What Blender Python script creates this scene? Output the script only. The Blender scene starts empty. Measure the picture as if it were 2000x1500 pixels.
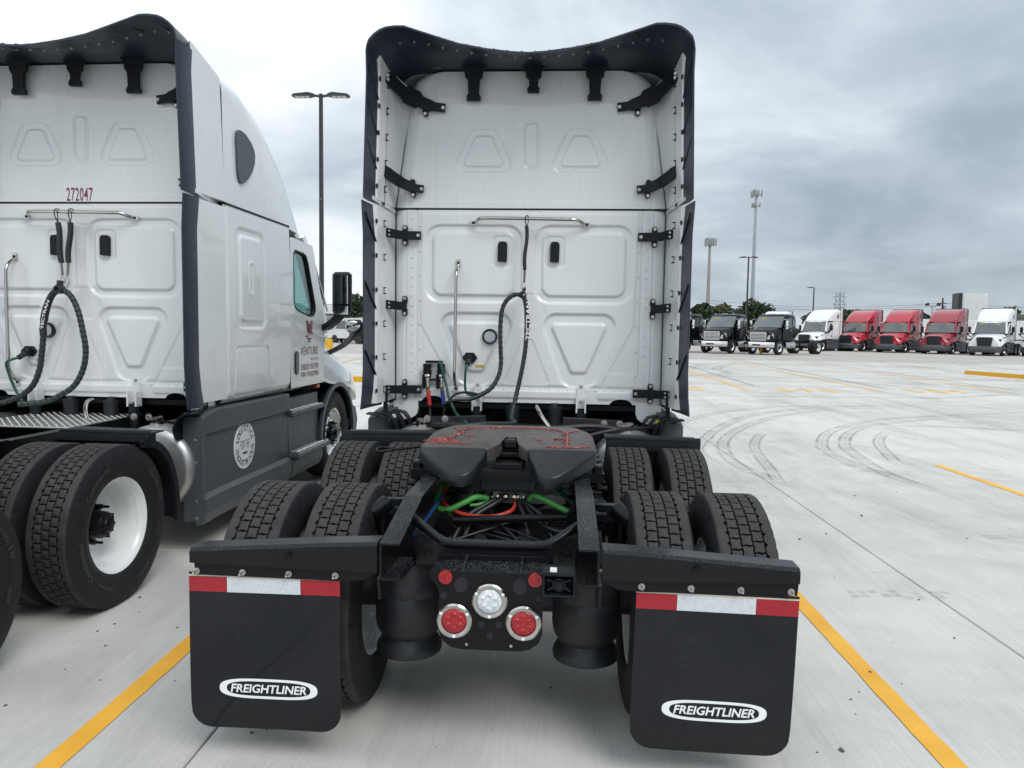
import bpy, math, random
import numpy as np
from mathutils import Vector, Matrix
random.seed(7); RNG = np.random.default_rng(7)
R = math.radians
C = bpy.context.scene.collection
scene = bpy.context.scene
PI = math.pi

# ------------------------------------------------------------------ camera
cam = bpy.data.cameras.new('camera'); camo = bpy.data.objects.new('camera', cam); C.objects.link(camo)
cam.sensor_width = 36; cam.lens = 36*1430/2000; cam.clip_end = 3000; cam.clip_start = 0.05
yaw, pitch, roll = R(2.7), R(4.2), R(0.85)
fw = Vector((-math.sin(yaw)*math.cos(pitch), math.cos(yaw)*math.cos(pitch), -math.sin(pitch)))
rt = Vector((math.cos(yaw), math.sin(yaw), 0)); up = rt.cross(fw)
rt2 = rt*math.cos(roll)+up*math.sin(roll); up2 = -rt*math.sin(roll)+up*math.cos(roll)
m = Matrix((rt2, up2, -fw)).transposed().to_4x4(); m.translation = (0, 0, 1.76)
camo.matrix_world = m
scene.camera = camo

# ------------------------------------------------------------------ world: overcast sky
SUN_EL, SUN_ROT = R(58), R(35)
w = bpy.data.worlds.new('World'); scene.world = w; w.use_nodes = True
nt = w.node_tree; nt.nodes.clear()
def N(t, **k):
    n = nt.nodes.new(t)
    for a, b in k.items(): setattr(n, a, b)
    return n
def L(a, b): nt.links.new(a, b)
def wmath(op, a, b=None, clamp=False):
    n = N('ShaderNodeMath', operation=op, use_clamp=clamp)
    for i, v in enumerate((a, b)):
        if v is None: continue
        if isinstance(v, (int, float)): n.inputs[i].default_value = v
        else: L(v, n.inputs[i])
    return n.outputs[0]
out = N('ShaderNodeOutputWorld'); bg = N('ShaderNodeBackground'); L(bg.outputs[0], out.inputs[0])
bg.inputs[1].default_value = 0.1
sky = N('ShaderNodeTexSky', sky_type='NISHITA'); sky.sun_disc = False
sky.sun_elevation = SUN_EL; sky.sun_rotation = SUN_ROT
tc = N('ShaderNodeTexCoord'); sep = N('ShaderNodeSeparateXYZ'); L(tc.outputs['Generated'], sep.inputs[0])
zc = wmath('ADD', wmath('MAXIMUM', sep.outputs[2], 0.0), 0.30)
comb = N('ShaderNodeCombineXYZ'); L(wmath('DIVIDE', sep.outputs[0], zc), comb.inputs[0]); L(wmath('DIVIDE', sep.outputs[1], zc), comb.inputs[1])
def cloud(scale, seed, detail, rough, dist, sy=1.0):
    mp = N('ShaderNodeMapping'); L(comb.outputs[0], mp.inputs[0]); mp.inputs['Location'].default_value = (seed, seed*.37, seed*1.3)
    mp.inputs['Scale'].default_value = (1, sy, 1)
    n = N('ShaderNodeTexNoise'); L(mp.outputs[0], n.inputs[0])
    n.inputs['Scale'].default_value = scale; n.inputs['Detail'].default_value = detail
    n.inputs['Roughness'].default_value = rough; n.inputs['Distortion'].default_value = dist
    return n.outputs[0]
big = cloud(0.34, 65.79, 3, .5, .5); mid = cloud(1.5, 68.89, 7, .52, .5, 1.2); fine = cloud(5.0, 71.99, 5, .55, .3)
v = wmath('ADD', wmath('ADD', wmath('MULTIPLY', big, .55), wmath('MULTIPLY', mid, .6)), wmath('MULTIPLY', fine, .12))
# the cloud deck is thicker towards the right of the lot (east), thinner and brighter to the left
v = wmath('SUBTRACT', v, wmath('MULTIPLY', sep.outputs[0], .24))
cr = N('ShaderNodeValToRGB'); L(v, cr.inputs[0])
e = cr.color_ramp.elements
e[0].position = .43; e[0].color = (.30, .355, .41, 1)
e[1].position = .84; e[1].color = (.86, .89, .92, 1)
for p, c in ((.54, (.42, .48, .54, 1)), (.63, (.59, .645, .69, 1)), (.72, (.77, .82, .86, 1))):
    q = cr.color_ramp.elements.new(p); q.color = c
# overcast sky: brighter towards the zenith
zen = wmath('ADD', 1.0, wmath('MULTIPLY', wmath('POWER', wmath('MAXIMUM', sep.outputs[2], 0.0), 1.5), 0.65))
sc_ = N('ShaderNodeVectorMath', operation='SCALE'); L(cr.outputs[0], sc_.inputs[0]); L(wmath('MULTIPLY', zen, 9.3), sc_.inputs['Scale'])
mix = N('ShaderNodeMix', data_type='RGBA'); mix.inputs[0].default_value = .94
L(sky.outputs[0], mix.inputs[6]); L(sc_.outputs[0], mix.inputs[7]); L(mix.outputs[2], bg.inputs[0])

sun = bpy.data.lights.new('sun', 'SUN'); suno = bpy.data.objects.new('sun', sun); C.objects.link(suno)
sun.energy = 1.35; sun.angle = R(30); sun.color = (1, .97, .93)
sd = Vector((.42, -.52, .75)).normalized()
suno.rotation_euler = sd.to_track_quat('Z', 'Y').to_euler(); suno.location = (0, 0, 20)
sky.sun_elevation = math.asin(sd.z); sky.sun_rotation = math.atan2(sd.x, sd.y)
scene.view_settings.view_transform = 'Standard'; scene.view_settings.look = 'None'
scene.view_settings.exposure = 0.40; scene.view_settings.gamma = 1; scene.view_settings.use_curve_mapping = False

# ------------------------------------------------------------------ materials
class Mat:
    def __init__(s, name):
        s.m = bpy.data.materials.new(name); s.m.use_nodes = True; s.nt = s.m.node_tree
        s.b = s.nt.nodes['Principled BSDF']
    def n(s, t, **k):
        q = s.nt.nodes.new(t)
        for a, b in k.items(): setattr(q, a, b)
        return q
    def l(s, a, b): s.nt.links.new(a, b)
    def coord(s, kind='Object'):
        if kind == 'Position': return s.n('ShaderNodeNewGeometry').outputs['Position']
        return s.n('ShaderNodeTexCoord').outputs[kind]
    def noise(s, co, scale, detail=4, rough=.5, dist=0, sc=None):
        if sc:
            mp = s.n('ShaderNodeMapping'); s.l(co, mp.inputs[0]); mp.inputs['Scale'].default_value = sc; co = mp.outputs[0]
        q = s.n('ShaderNodeTexNoise'); s.l(co, q.inputs[0]); q.inputs['Scale'].default_value = scale
        q.inputs['Detail'].default_value = detail; q.inputs['Roughness'].default_value = rough; q.inputs['Distortion'].default_value = dist
        return q.outputs[0]
    def ramp(s, f, *stops):
        q = s.n('ShaderNodeValToRGB'); s.l(f, q.inputs[0]); el = q.color_ramp.elements
        el[0].position, el[0].color = stops[0][0], (*stops[0][1], 1); el[1].position, el[1].color = stops[-1][0], (*stops[-1][1], 1)
        for p, c in stops[1:-1]: x = el.new(p); x.color = (*c, 1)
        return q.outputs[0]
    def val(s, f, a, b, lo=0., hi=1.):
        q = s.n('ShaderNodeMapRange'); s.l(f, q.inputs[0])
        for i, x in enumerate((a, b, lo, hi)): q.inputs[i+1].default_value = x
        return q.outputs[0]
    def mixc(s, f, a, b, mode='MIX'):
        q = s.n('ShaderNodeMix', data_type='RGBA', blend_type=mode)
        for i, x in ((0, f), (6, a), (7, b)):
            if isinstance(x, (int, float)): q.inputs[i].default_value = x
            elif isinstance(x, tuple): q.inputs[i].default_value = (*x, 1)
            else: s.l(x, q.inputs[i])
        return q.outputs[2]
    def math(s, op, a, b=0.):
        q = s.n('ShaderNodeMath', operation=op)
        for i, x in enumerate((a, b)):
            if isinstance(x, (int, float)): q.inputs[i].default_value = x
            else: s.l(x, q.inputs[i])
        return q.outputs[0]
    def set(s, **k):
        for a, x in k.items():
            i = s.b.inputs[a.replace('_', ' ')]
            if isinstance(x, (int, float)): i.default_value = x
            elif isinstance(x, tuple): i.default_value = (*x, 1)
            else: s.l(x, i)
        return s
    def bump(s, h, strength=.2, dist=.01):
        q = s.n('ShaderNodeBump'); s.l(h, q.inputs['Height']); q.inputs['Strength'].default_value = strength; q.inputs['Distance'].default_value = dist
        s.l(q.outputs[0], s.b.inputs['Normal']); return s

def plain(name, col, rough=.5, metal=0., coat=0., var=.12, scale=9., bump=0., bscale=150., spec=.5):
    a = Mat(name); co = a.coord()
    nz = a.noise(co, scale, 5, .6)
    c0 = tuple(max(0, x*(1-var)) for x in col); c1 = tuple(min(1, x*(1+var)) for x in col)
    a.set(Base_Color=a.ramp(nz, (.3, c0), (.7, c1)), Metallic=metal, Coat_Weight=coat, Coat_Roughness=.05, Specular_IOR_Level=spec)
    a.set(Roughness=a.val(a.noise(co, scale*3, 4), .3, .7, max(.02, rough-.08), min(1, rough+.08)))
    if bump: a.bump(a.noise(co, bscale, 3), bump, .002)
    return a.m

def dusty(name, col, rough, dust=(.20, .205, .21), amt=.5, coat=.3):
    a = Mat(name); co = a.coord()
    sp = a.noise(co, 160, 3, .7); bl = a.noise(co, 6, 4, .6)
    geo = a.n('ShaderNodeNewGeometry'); sx = a.n('ShaderNodeSeparateXYZ'); a.l(geo.outputs['Normal'], sx.inputs[0])
    upf = a.val(sx.outputs[2], .5, .9)
    f = a.math('MULTIPLY', a.math('MULTIPLY', a.val(sp, .52, .66), a.val(bl, .3, .6)), a.math('MULTIPLY', upf, amt))
    a.set(Base_Color=a.mixc(f, col, dust), Roughness=a.val(sp, .3, .7, rough-.06, rough+.15), Coat_Weight=coat, Coat_Roughness=.12, Specular_IOR_Level=.22)
    return a.m

def paint(name, col, peel=.05):
    a = Mat(name); co = a.coord()
    g = a.noise(co, 1.3, 4, .6)
    c0 = tuple(x*.95 for x in col)
    film = a.noise(co, 3.2, 6, .7, .4, (3.0, 3.0, .22)); spk = a.noise(co, 130, 3, .7)
    base = a.mixc(a.math('MULTIPLY', a.val(film, .50, .74), .065), a.ramp(g, (.35, c0), (.65, col)), (.30, .28, .25)); base = a.mixc(a.val(spk, .70, .78, 0, .25), base, (.25, .24, .22))
    a.set(Base_Color=base, Roughness=a.val(film, .4, .75, .27, .42), Coat_Weight=.9, Coat_Roughness=.045)
    a.bump(a.noise(co, 90, 2), peel, .0012)
    return a.m

MT = {}
MT['white'] = paint('white_paint', (.74, .765, .77))
MT['red'] = paint('red_paint', (.42, .012, .030))
MT['red_dark'] = paint('dark_red_paint', (.30, .012, .028))
MT['black_paint'] = plain('black_paint', (.004, .0045, .006), .12, spec=.35)
MT['seam'] = plain('seam_rubber', (.008, .009, .012), .7)
MT['plastic'] = plain('black_plastic', (.010, .0115, .0145), .45, bump=.08, bscale=260, spec=.22)
MT['rubber_edge'] = plain('extender_rubber', (.016, .024, .040), .40, spec=.45)
MT['grey_plastic'] = plain('grey_plastic', (.062, .070, .080), .42, var=.06, bump=.06, bscale=300)
MT['frame'] = dusty('frame_paint', (.005, .0056, .007), .28, amt=.65, coat=.12)
MT['frame_plain'] = plain('frame_paint_clean', (.005, .0056, .007), .32, coat=.0, spec=.22)
MT['dark_metal'] = plain('dark_metal', (.020, .021, .023), .45, metal=.2)
MT['gloss_black'] = plain('gloss_black', (.0045, .0060, .0090), .07, coat=.0, var=.3, scale=3, spec=.55)
MT['bag'] = plain('bag_rubber', (.011, .0125, .0155), .5, bump=.1, bscale=60)
MT['steel'] = plain('stainless_steel', (.52, .49, .455), .18, metal=1., var=.05)
MT['chrome'] = plain('chrome', (.75, .75, .76), .08, metal=1., var=.03)
MT['bolt'] = plain('zinc_bolt', (.50, .49, .47), .35, metal=.9, var=.2)
MT['white_rim'] = plain('white_wheel_paint', (.72, .74, .74), .3, coat=.3, var=.04)
MT['cable'] = plain('cable_black', (.014, .015, .018), .45, bump=.2, bscale=90)
MT['green_dark'] = plain('green_cable', (.008, .075, .050), .4)
MT['green'] = plain('green_hose', (.075, .36, .075), .42, var=.25, scale=30)
MT['red_hose'] = plain('red_hose', (.50, .045, .025), .42, var=.25, scale=30)
MT['yellow_wire'] = plain('yellow_wire', (.26, .20, .02), .5)
MT['blue_hose'] = plain('blue_hose', (.010, .05, .16), .45)
MT['grip_red'] = plain('red_grip', (.50, .018, .022), .42)
MT['grip_blue'] = plain('blue_grip', (.012, .045, .30), .42)
MT['brass'] = plain('brass', (.50, .34, .12), .3, metal=1.)
MT['white_print'] = plain('white_print', (.80, .83, .85), .4, var=.03)
MT['black_print'] = plain('black_print', (.012, .014, .02), .45)
MT['maroon'] = plain('maroon_print', (.20, .020, .035), .45, var=.05)
MT['grey_print'] = plain('grey_print', (.10, .10, .11), .5)
MT['decal_white'] = plain('white_decal', (.70, .73, .74), .35, var=.02)
MT['sticker_yellow'] = plain('yellow_sticker', (.55, .42, .04), .5)
MT['tape_red'] = plain('red_reflective_tape', (.33, .006, .016), .3, coat=.1, var=.08, scale=60)
MT['tape_white'] = plain('white_reflective_tape', (.58, .61, .64), .3, coat=.3, var=.14, scale=110)
MT['tape_edge'] = plain('tape_edge', (.55, .48, .40), .5)
MT['yellow_paint'] = plain('yellow_road_paint', (.78, .40, .030), .62, var=.10, scale=14)
a = Mat('yellow_road_paint'); co = a.coord('Position'); n1 = a.noise(co, 30, 6, .7); n2 = a.noise(co, 3, 4, .6)
a.set(Base_Color=a.mixc(a.math('MULTIPLY', a.val(n1, .56, .70), a.val(n2, .40, .65, .1, .8)), a.ramp(n2, (.3, (.70, .35, .026)), (.7, (.82, .43, .04))), (.42, .36, .24)), Roughness=.65); a.bump(n1, .25, .002); MT['yellow_paint'] = a.m
MT['yellow_faded'] = plain('faded_yellow_road_paint', (.74, .46, .12), .7, var=.15, scale=5)
MT['yellow_kerb'] = plain('yellow_kerb_paint', (.62, .33, .008), .55, var=.1)
MT['pole'] = plain('dark_pole', (.022, .024, .027), .4)
MT['galv'] = plain('galvanised_steel', (.40, .43, .46), .5, metal=.3, var=.08)
MT['galv_warm'] = plain('weathered_pole', (.34, .31, .28), .6, var=.12)
MT['antenna'] = plain('antenna_panel', (.36, .37, .37), .5)
MT['lens_grey'] = plain('lamp_lens', (.55, .56, .55), .3)
MT['grease_grey'] = None
MT['mirror'] = plain('mirror_glass', (.85, .87, .88), .02, metal=1., var=.01)
MT['alu_plate'] = plain('diamond_plate', (.55, .55, .53), .32, metal=1., var=.1, scale=30)
MT['wood'] = plain('brown_siding', (.07, .045, .038), .8)
MT['shingle'] = plain('grey_shingles', (.13, .12, .12), .85)
MT['trailer_white'] = plain('white_trailer', (.66, .68, .69), .5, var=.08, scale=1.2)
MT['bark'] = plain('bark', (.06, .048, .038), .9)
MT['seat'] = plain('seat_fabric', (.03, .03, .033), .9)
MT['amber'] = plain('amber_lens', (.45, .09, .012), .25)
MT['headlight'] = plain('headlight', (.55, .57, .58), .12, metal=.4, coat=1)
MT['dark_grille'] = plain('dark_grille', (.020, .022, .026), .35)
MT['brown_light'] = plain('soffit', (.30, .27, .23), .7)

a = Mat('flap_rubber'); co = a.coord(); n1 = a.noise(co, 3, 5, .65, .4); n2 = a.noise(co, 70, 3, .7); n3 = a.noise(co, 18, 5, .7, 1.5)
dst = a.math('MULTIPLY', a.val(n1, .45, .7), a.val(n3, .50, .68))
a.set(Base_Color=a.mixc(a.math('MULTIPLY', dst, .28), (.0036, .0048, .0072), (.040, .040, .040)), Roughness=a.math('ADD', a.val(n1, .3, .7, .05, .12), a.math('MULTIPLY', dst, .15)), Specular_IOR_Level=.42); a.bump(n1, .06, .01); MT['flap'] = a.m
MT['hanger'] = dusty('hanger_paint', (.0052, .0058, .0072), .26, amt=.38, coat=.12)
# brushed aluminium tank
a = Mat('brushed_aluminium'); co = a.coord()
st = a.noise(co, 40, 4, .6, 0, (6, 30, 1)); a.set(Base_Color=a.ramp(st, (.3, (.40, .40, .40)), (.7, (.58, .57, .56))), Metallic=.9, Roughness=a.val(st, .3, .7, .3, .5)); a.bump(st, .15, .002); MT['tank'] = a.m
# tyre rubber: worn brown dust film on the tread face
a = Mat('tyre_rubber'); co = a.coord(); sp = a.n('ShaderNodeSeparateXYZ'); a.l(co, sp.inputs[0])
rr = a.math('SQRT', a.math('ADD', a.math('MULTIPLY', sp.outputs[1], sp.outputs[1]), a.math('MULTIPLY', sp.outputs[2], sp.outputs[2])))
g = a.noise(co, 14, 5, .6); top = a.val(rr, .496, .503)
base = a.ramp(g, (.3, (.0085, .0092, .0107)), (.7, (.015, .0157, .0178)))
worn = a.ramp(a.noise(co, 9, 4, .6), (.35, (.025, .0238, .0232)), (.65, (.043, .0398, .0375)))
a.set(Base_Color=a.mixc(top, base, worn), Roughness=a.val(g, .3, .7, .55, .75), Specular_IOR_Level=.3); a.bump(a.noise(co, 120, 3), .1, .002); MT['tyre'] = a.m
MT['letter'] = plain('raised_letter_rubber', (.045, .046, .050), .45)
# glass
def glass(name, tint, refl=.08):
    a = Mat(name); a.nt.nodes.remove(a.b)
    tr = a.n('ShaderNodeBsdfTransparent'); tr.inputs[0].default_value = (*tint, 1)
    gl = a.n('ShaderNodeBsdfGlossy'); gl.inputs['Roughness'].default_value = .02
    fr = a.n('ShaderNodeLayerWeight'); fr.inputs[0].default_value = .35
    ms = a.n('ShaderNodeMixShader'); a.l(a.val(fr.outputs['Facing'],.2,1.,.05,.7), ms.inputs[0]); a.l(tr.outputs[0], ms.inputs[1]); a.l(gl.outputs[0], ms.inputs[2])
    a.l(ms.outputs[0], a.nt.nodes['Material Output'].inputs[0]); return a.m
MT['glass'] = glass('tinted_glass', (.52, .72, .70))
a = Mat('dark_glass'); a.set(Base_Color=a.ramp(a.noise(a.coord(), 2, 2), (.3, (.075, .095, .10)), (.7, (.11, .135, .14))), Roughness=.06, Coat_Weight=.6); MT['dark_glass'] = a.m  # grey base colour stands in for sky reflected in the glass
def lens(name, c0, c1):
    a = Mat(name); co = a.coord(); vo = a.n('ShaderNodeTexVoronoi'); a.l(co, vo.inputs[0]); vo.inputs['Scale'].default_value = 60
    a.set(Base_Color=a.ramp(vo.outputs[0], (.1, c1), (.6, c0)), Roughness=.15, Coat_Weight=.35, Coat_Roughness=.03); a.bump(vo.outputs[0], .3, .003); return a.m
MT['red_lens'] = lens('red_lens', (.30, .002, .006), (.46, .006, .012)); MT['clear_lens'] = lens('clear_lens', (.55, .60, .63), (.80, .84, .86))
# foliage
def leafmat(name, c0, c1):
    a = Mat(name); g = a.noise(a.coord('Position'), .8, 4, .7)
    a.set(Base_Color=a.ramp(g, (.3, c0), (.7, c1)), Roughness=.75); return a.m
MT['leaf_dark'] = leafmat('dark_foliage', (.018, .036, .016), (.045, .075, .030)); MT['leaf_mid'] = leafmat('mid_foliage', (.035, .062, .022), (.085, .120, .040)); MT['leaf_olive'] = leafmat('olive_foliage', (.050, .062, .028), (.11, .115, .050))
# fifth wheel plate: grey grease film with smeared red grease
a = Mat('greased_plate'); co = a.coord()
g = a.noise(co, 7, 6, .65, .6); wr = a.noise(co, 26, 5, .7, 1.2)
a.set(Base_Color=a.mixc(a.val(wr, .49, .68, 0, .72), a.ramp(g, (.3, (.038, .038, .037)), (.7, (.080, .077, .073))), (.095, .034, .030)), Roughness=a.val(wr, .3, .7, .28, .55)); a.bump(wr, .5, .006); MT['grease_grey'] = a.m
MT['ramp'] = plain('worn_ramp_paint', (.010, .0115, .014), .30, spec=.35, var=.4, scale=5, bump=.15, bscale=30)
a = Mat('red_grease'); g = a.noise(a.coord(), 60, 4); a.set(Base_Color=a.ramp(g, (.3, (.13, .012, .012)), (.7, (.30, .045, .040))), Roughness=.3, Coat_Weight=.4); MT['red_grease'] = a.m
# concrete
def concrete(name, lo, hi, far=False):
    a = Mat(name); co = a.coord('Position')
    big = a.noise(co, .22, 5, .6, .4); mid = a.noise(co, 1.6, 6, .65, .3); fin = a.noise(co, 55, 4, .7)
    broom = a.noise(co, 7, 5, .65, .2, (11, .35, 1)); stain = a.noise(co, .55, 7, .68, 1.0, (1.0, .45, 1))
    f = a.math('ADD', a.math('ADD', a.math('MULTIPLY', big, .45), a.math('MULTIPLY', mid, .33)), a.math('ADD', a.math('MULTIPLY', fin, .16), a.math('MULTIPLY', broom, .22)))
    c = a.ramp(f, (.40, lo), (.64, hi))
    c = a.mixc(a.val(stain, .52, .74, 0, .5), c, tuple(x*.52 for x in lo))
    drag = a.noise(co, .7, 6, .7, .5, (.16, 2.2, 1) if far else (2.0, .12, 1))
    c = a.mixc(a.val(drag, .50, .70, 0, .42 if far else .30), c, tuple(x*.55 for x in lo))
    spots = a.n('ShaderNodeTexVoronoi'); a.l(co, spots.inputs[0]); spots.inputs['Scale'].default_value = 1.7
    c = a.mixc(a.val(spots.outputs[0], .012, .02, .75, 0), c, (.09, .085, .08))
    oil = a.noise(co, 1.15, 3, .5, .2); c = a.mixc(a.val(oil, .71, .80, 0, .45), c, (.13, .125, .115))
    a.set(Base_Color=c, Roughness=a.val(mid, .3, .7, .72, .9))
    h = a.math('ADD', a.math('MULTIPLY', fin, .6), broom)
    a.bump(h, .35, .0035); return a.m
MT['concrete'] = concrete('concrete', (.382, .378, .362), (.58, .57, .543))
MT['concrete_far'] = concrete('far_concrete', (.362, .358, .342), (.56, .55, .525), True)
MT['old_lot'] = concrete('old_concrete', (.31, .292, .262), (.44, .416, .38), True)
MT['sub'] = plain('joint_filler', (.05, .05, .052), .9)
# skid rubber: thin broken film
a = Mat('skid_film'); co = a.coord('Position'); nz = a.noise(co, 2.2, 7, .75, .8, (1, 1, 1)); uvn = a.n('ShaderNodeTexCoord')
sxy = a.n('ShaderNodeSeparateXYZ'); a.l(uvn.outputs['UV'], sxy.inputs[0])
wv = a.math('ABSOLUTE', a.math('SUBTRACT', sxy.outputs[0], .5))
edge = a.val(a.math('ABSOLUTE', a.math('SUBTRACT', sxy.outputs[0], .5)), .38, .5, 1, 0)
lenf = a.math('MULTIPLY', a.val(sxy.outputs[1], 0, .12), a.val(sxy.outputs[1], .8, 1., 1, 0))
al = a.math('MULTIPLY', a.math('MULTIPLY', a.math('MULTIPLY', a.val(nz, .36, .70, .03, .46), a.math('ADD', a.val(wv, .20, .34, .22, 1), a.val(wv, .0, .07, .45, 0))), edge), lenf)
a.set(Base_Color=(.055, .055, .058), Roughness=.7, Alpha=al); MT['skid'] = a.m

# ------------------------------------------------------------------ mesh toolkit
class MB:
    def __init__(s): s.v = []; s.f = []; s.uv = None
    def add(s, V, F):
        o = len(s.v); s.v.extend([tuple(p) for p in V]); s.f.extend([tuple(i+o for i in q) for q in F]); return s
    def box(s, c, d, rot=None, ch=0.):
        x, y, z = d[0]/2, d[1]/2, d[2]/2
        if ch <= 0:
            V = [(-x,-y,-z),(x,-y,-z),(x,y,-z),(-x,y,-z),(-x,-y,z),(x,-y,z),(x,y,z),(-x,y,z)]
            F = [(0,3,2,1),(4,5,6,7),(0,1,5,4),(1,2,6,5),(2,3,7,6),(3,0,4,7)]
        else:
            ch = min(ch, .45*min(d)); V = []; idx = {}
            for sx in (-1,1):
                for sy in (-1,1):
                    for sz in (-1,1):
                        for ax in range(3):
                            p = [sx*(x-(0 if ax==0 else ch)), sy*(y-(0 if ax==1 else ch)), sz*(z-(0 if ax==2 else ch))]
                            idx[(sx,sy,sz,ax)] = len(V); V.append(p)
            F = []
            for ax in range(3):
                b, c2 = [(1,2),(2,0),(0,1)][ax]
                for sg in (-1,1):
                    q = []
                    for u, vv in ((-1,-1),(1,-1),(1,1),(-1,1)):
                        k = [0,0,0]; k[ax]=sg; k[b]=u; k[c2]=vv; q.append(idx[(*k,ax)])
                    F.append(q if sg>0 else q[::-1])
            for ax in range(3):                     # edge bevels
                b, c2 = [(1,2),(2,0),(0,1)][ax]
                for u in (-1,1):
                    for vv in (-1,1):
                        k0=[0,0,0]; k1=[0,0,0]; k0[ax]=-1; k1[ax]=1
                        for k in (k0,k1): k[b]=u; k[c2]=vv
                        q=[idx[(*k0,b)],idx[(*k1,b)],idx[(*k1,c2)],idx[(*k0,c2)]]
                        F.append(q if u*vv>0 else q[::-1])
            for sx in (-1,1):
                for sy in (-1,1):
                    for sz in (-1,1):
                        q=[idx[(sx,sy,sz,i)] for i in range(3)]
                        F.append(q if sx*sy*sz>0 else q[::-1])
        if rot is not None:
            V = [tuple(rot @ Vector(p)) for p in V]
        return s.add([(p[0]+c[0], p[1]+c[1], p[2]+c[2]) for p in V], F)
    def prism(s, poly, axis, a, b, to=None):
        """poly 2-D CCW; axis 'x': (y,z), 'y': (x,z), 'z': (x,y); from a to b along the axis."""
        def P(u, v, t): return (t,u,v) if axis=='x' else (u,t,v) if axis=='y' else (u,v,t)
        n = len(poly); V = [P(u,v,a) for u,v in poly]+[P(u,v,b) for u,v in (to or poly)]
        F = [tuple(range(n))[::-1], tuple(range(n,2*n))]+[(i,(i+1)%n,n+(i+1)%n,n+i) for i in range(n)]
        if axis=='y': F = [q[::-1] for q in F]
        if b < a: F = [q[::-1] for q in F]
        return s.add(V, F)
    def frame(s, outer, inner, axis, a, b):
        def P(u, v, t): return (t,u,v) if axis=='x' else (u,t,v) if axis=='y' else (u,v,t)
        n=len(outer); V=[P(*p,a) for p in outer]+[P(*p,a) for p in inner]+[P(*p,b) for p in outer]+[P(*p,b) for p in inner]; F=[]
        for i in range(n):
            j=(i+1)%n
            F += [(i,n+i,n+j,j),(2*n+i,2*n+j,3*n+j,3*n+i),(i,j,2*n+j,2*n+i),(n+i,3*n+i,3*n+j,n+j)]
        if axis=='y': F=[q[::-1] for q in F]
        if b<a: F=[q[::-1] for q in F]
        return s.add(V,F)
    def cyl(s, p0, p1, r0, r1=None, n=16, caps=True):
        return s.tube([p0, p1], [r0, r0 if r1 is None else r1], n, caps)
    def tube(s, pts, r, n=10, caps=True):
        P = [Vector(p) for p in pts]; k = len(P); rs = r if isinstance(r, (list, tuple)) else [r]*k
        V = []; nrm = None
        for i in range(k):
            t = (P[min(i+1,k-1)]-P[max(i-1,0)]); t = t.normalized() if t.length>1e-9 else Vector((0,0,1))
            if nrm is None:
                nrm = t.orthogonal().normalized()
            else:
                nrm = (nrm - t*nrm.dot(t)); nrm = nrm.normalized() if nrm.length>1e-6 else t.orthogonal().normalized()
            bn = t.cross(nrm)
            for j in range(n):
                an = 2*PI*j/n; V.append(P[i]+(nrm*math.cos(an)+bn*math.sin(an))*rs[i])
        F = [(i*n+j, i*n+(j+1)%n, (i+1)*n+(j+1)%n, (i+1)*n+j) for i in range(k-1) for j in range(n)]
        if caps: F += [tuple(range(n))[::-1], tuple((k-1)*n+j for j in range(n))]
        return s.add(V, F)
    def bar(s, pts, w, h, upv=(0,0,1)):
        """rectangular section swept along pts; w across, h along up"""
        P=[Vector(p) for p in pts]; k=len(P); V=[]; U=Vector(upv)
        ws = w if isinstance(w,(list,tuple)) else [w]*k; hs = h if isinstance(h,(list,tuple)) else [h]*k
        for i in range(k):
            t=(P[min(i+1,k-1)]-P[max(i-1,0)]).normalized(); sd=t.cross(U).normalized(); u2=sd.cross(t)
            for a,b in ((-1,-1),(1,-1),(1,1),(-1,1)): V.append(P[i]+sd*a*ws[i]/2+u2*b*hs[i]/2)
        F=[(i*4+j,i*4+(j+1)%4,(i+1)*4+(j+1)%4,(i+1)*4+j) for i in range(k-1) for j in range(4)]+[(3,2,1,0),tuple((k-1)*4+j for j in range(4))]
        return s.add(V,F)
    def lathe(s, prof, n=48, axis='x', c=(0,0,0), close=False):
        """prof: (along, radius)"""
        V=[]; k=len(prof)
        for a_, r in prof:
            for j in range(n):
                an=2*PI*j/n; u,v=r*math.cos(an), r*math.sin(an)
                p=(a_,u,v) if axis=='x' else (v,a_,u) if axis=='y' else (u,v,a_)
                V.append((p[0]+c[0],p[1]+c[1],p[2]+c[2]))
        F=[(i*n+j,(i+1)*n+j,(i+1)*n+(j+1)%n,i*n+(j+1)%n)[::-1] for i in range(k-1) for j in range(n)]
        if close: F += [((k-1)*n+j,j,(j+1)%n,(k-1)*n+(j+1)%n)[::-1] for j in range(n)]
        return s.add(V,F)
    def disc(s, c, r, axis, t, n=24):
        p=[(c[0]+r*math.cos(2*PI*i/n), c[1]+r*math.sin(2*PI*i/n)) for i in range(n)]
        return s.prism(p, axis, t[0], t[1])
    def loft(s, rings, caps=True, closed=True):
        n=len(rings[0]); o=[]
        for r_ in rings: o += list(r_)
        F=[(i*n+j,i*n+(j+1)%n,(i+1)*n+(j+1)%n,(i+1)*n+j) for i in range(len(rings)-1) for j in range(n if closed else n-1)]
        if caps and closed: F += [tuple(range(n))[::-1], tuple((len(rings)-1)*n+j for j in range(n))]
        return s.add(o,F)
    def grid(s, X, Y, Z, flip=False):
        nu,nv=X.shape; V=np.stack([X,Y,Z],-1).reshape(-1,3).tolist()
        F=[]
        for i in range(nu-1):
            for j in range(nv-1):
                q=(i*nv+j,(i+1)*nv+j,(i+1)*nv+j+1,i*nv+j+1); F.append(q[::-1] if flip else q)
        return s.add(V,F)
    def bolt(s, c, d, r=.012, h=.012, n=6, washer=True):
        c=Vector(c); d=Vector(d).normalized()
        if washer: s.cyl(c, c+d*h*.3, r*1.5, None, 14)
        s.cyl(c+d*h*.3, c+d*h, r, r*.92, n); return s
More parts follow.
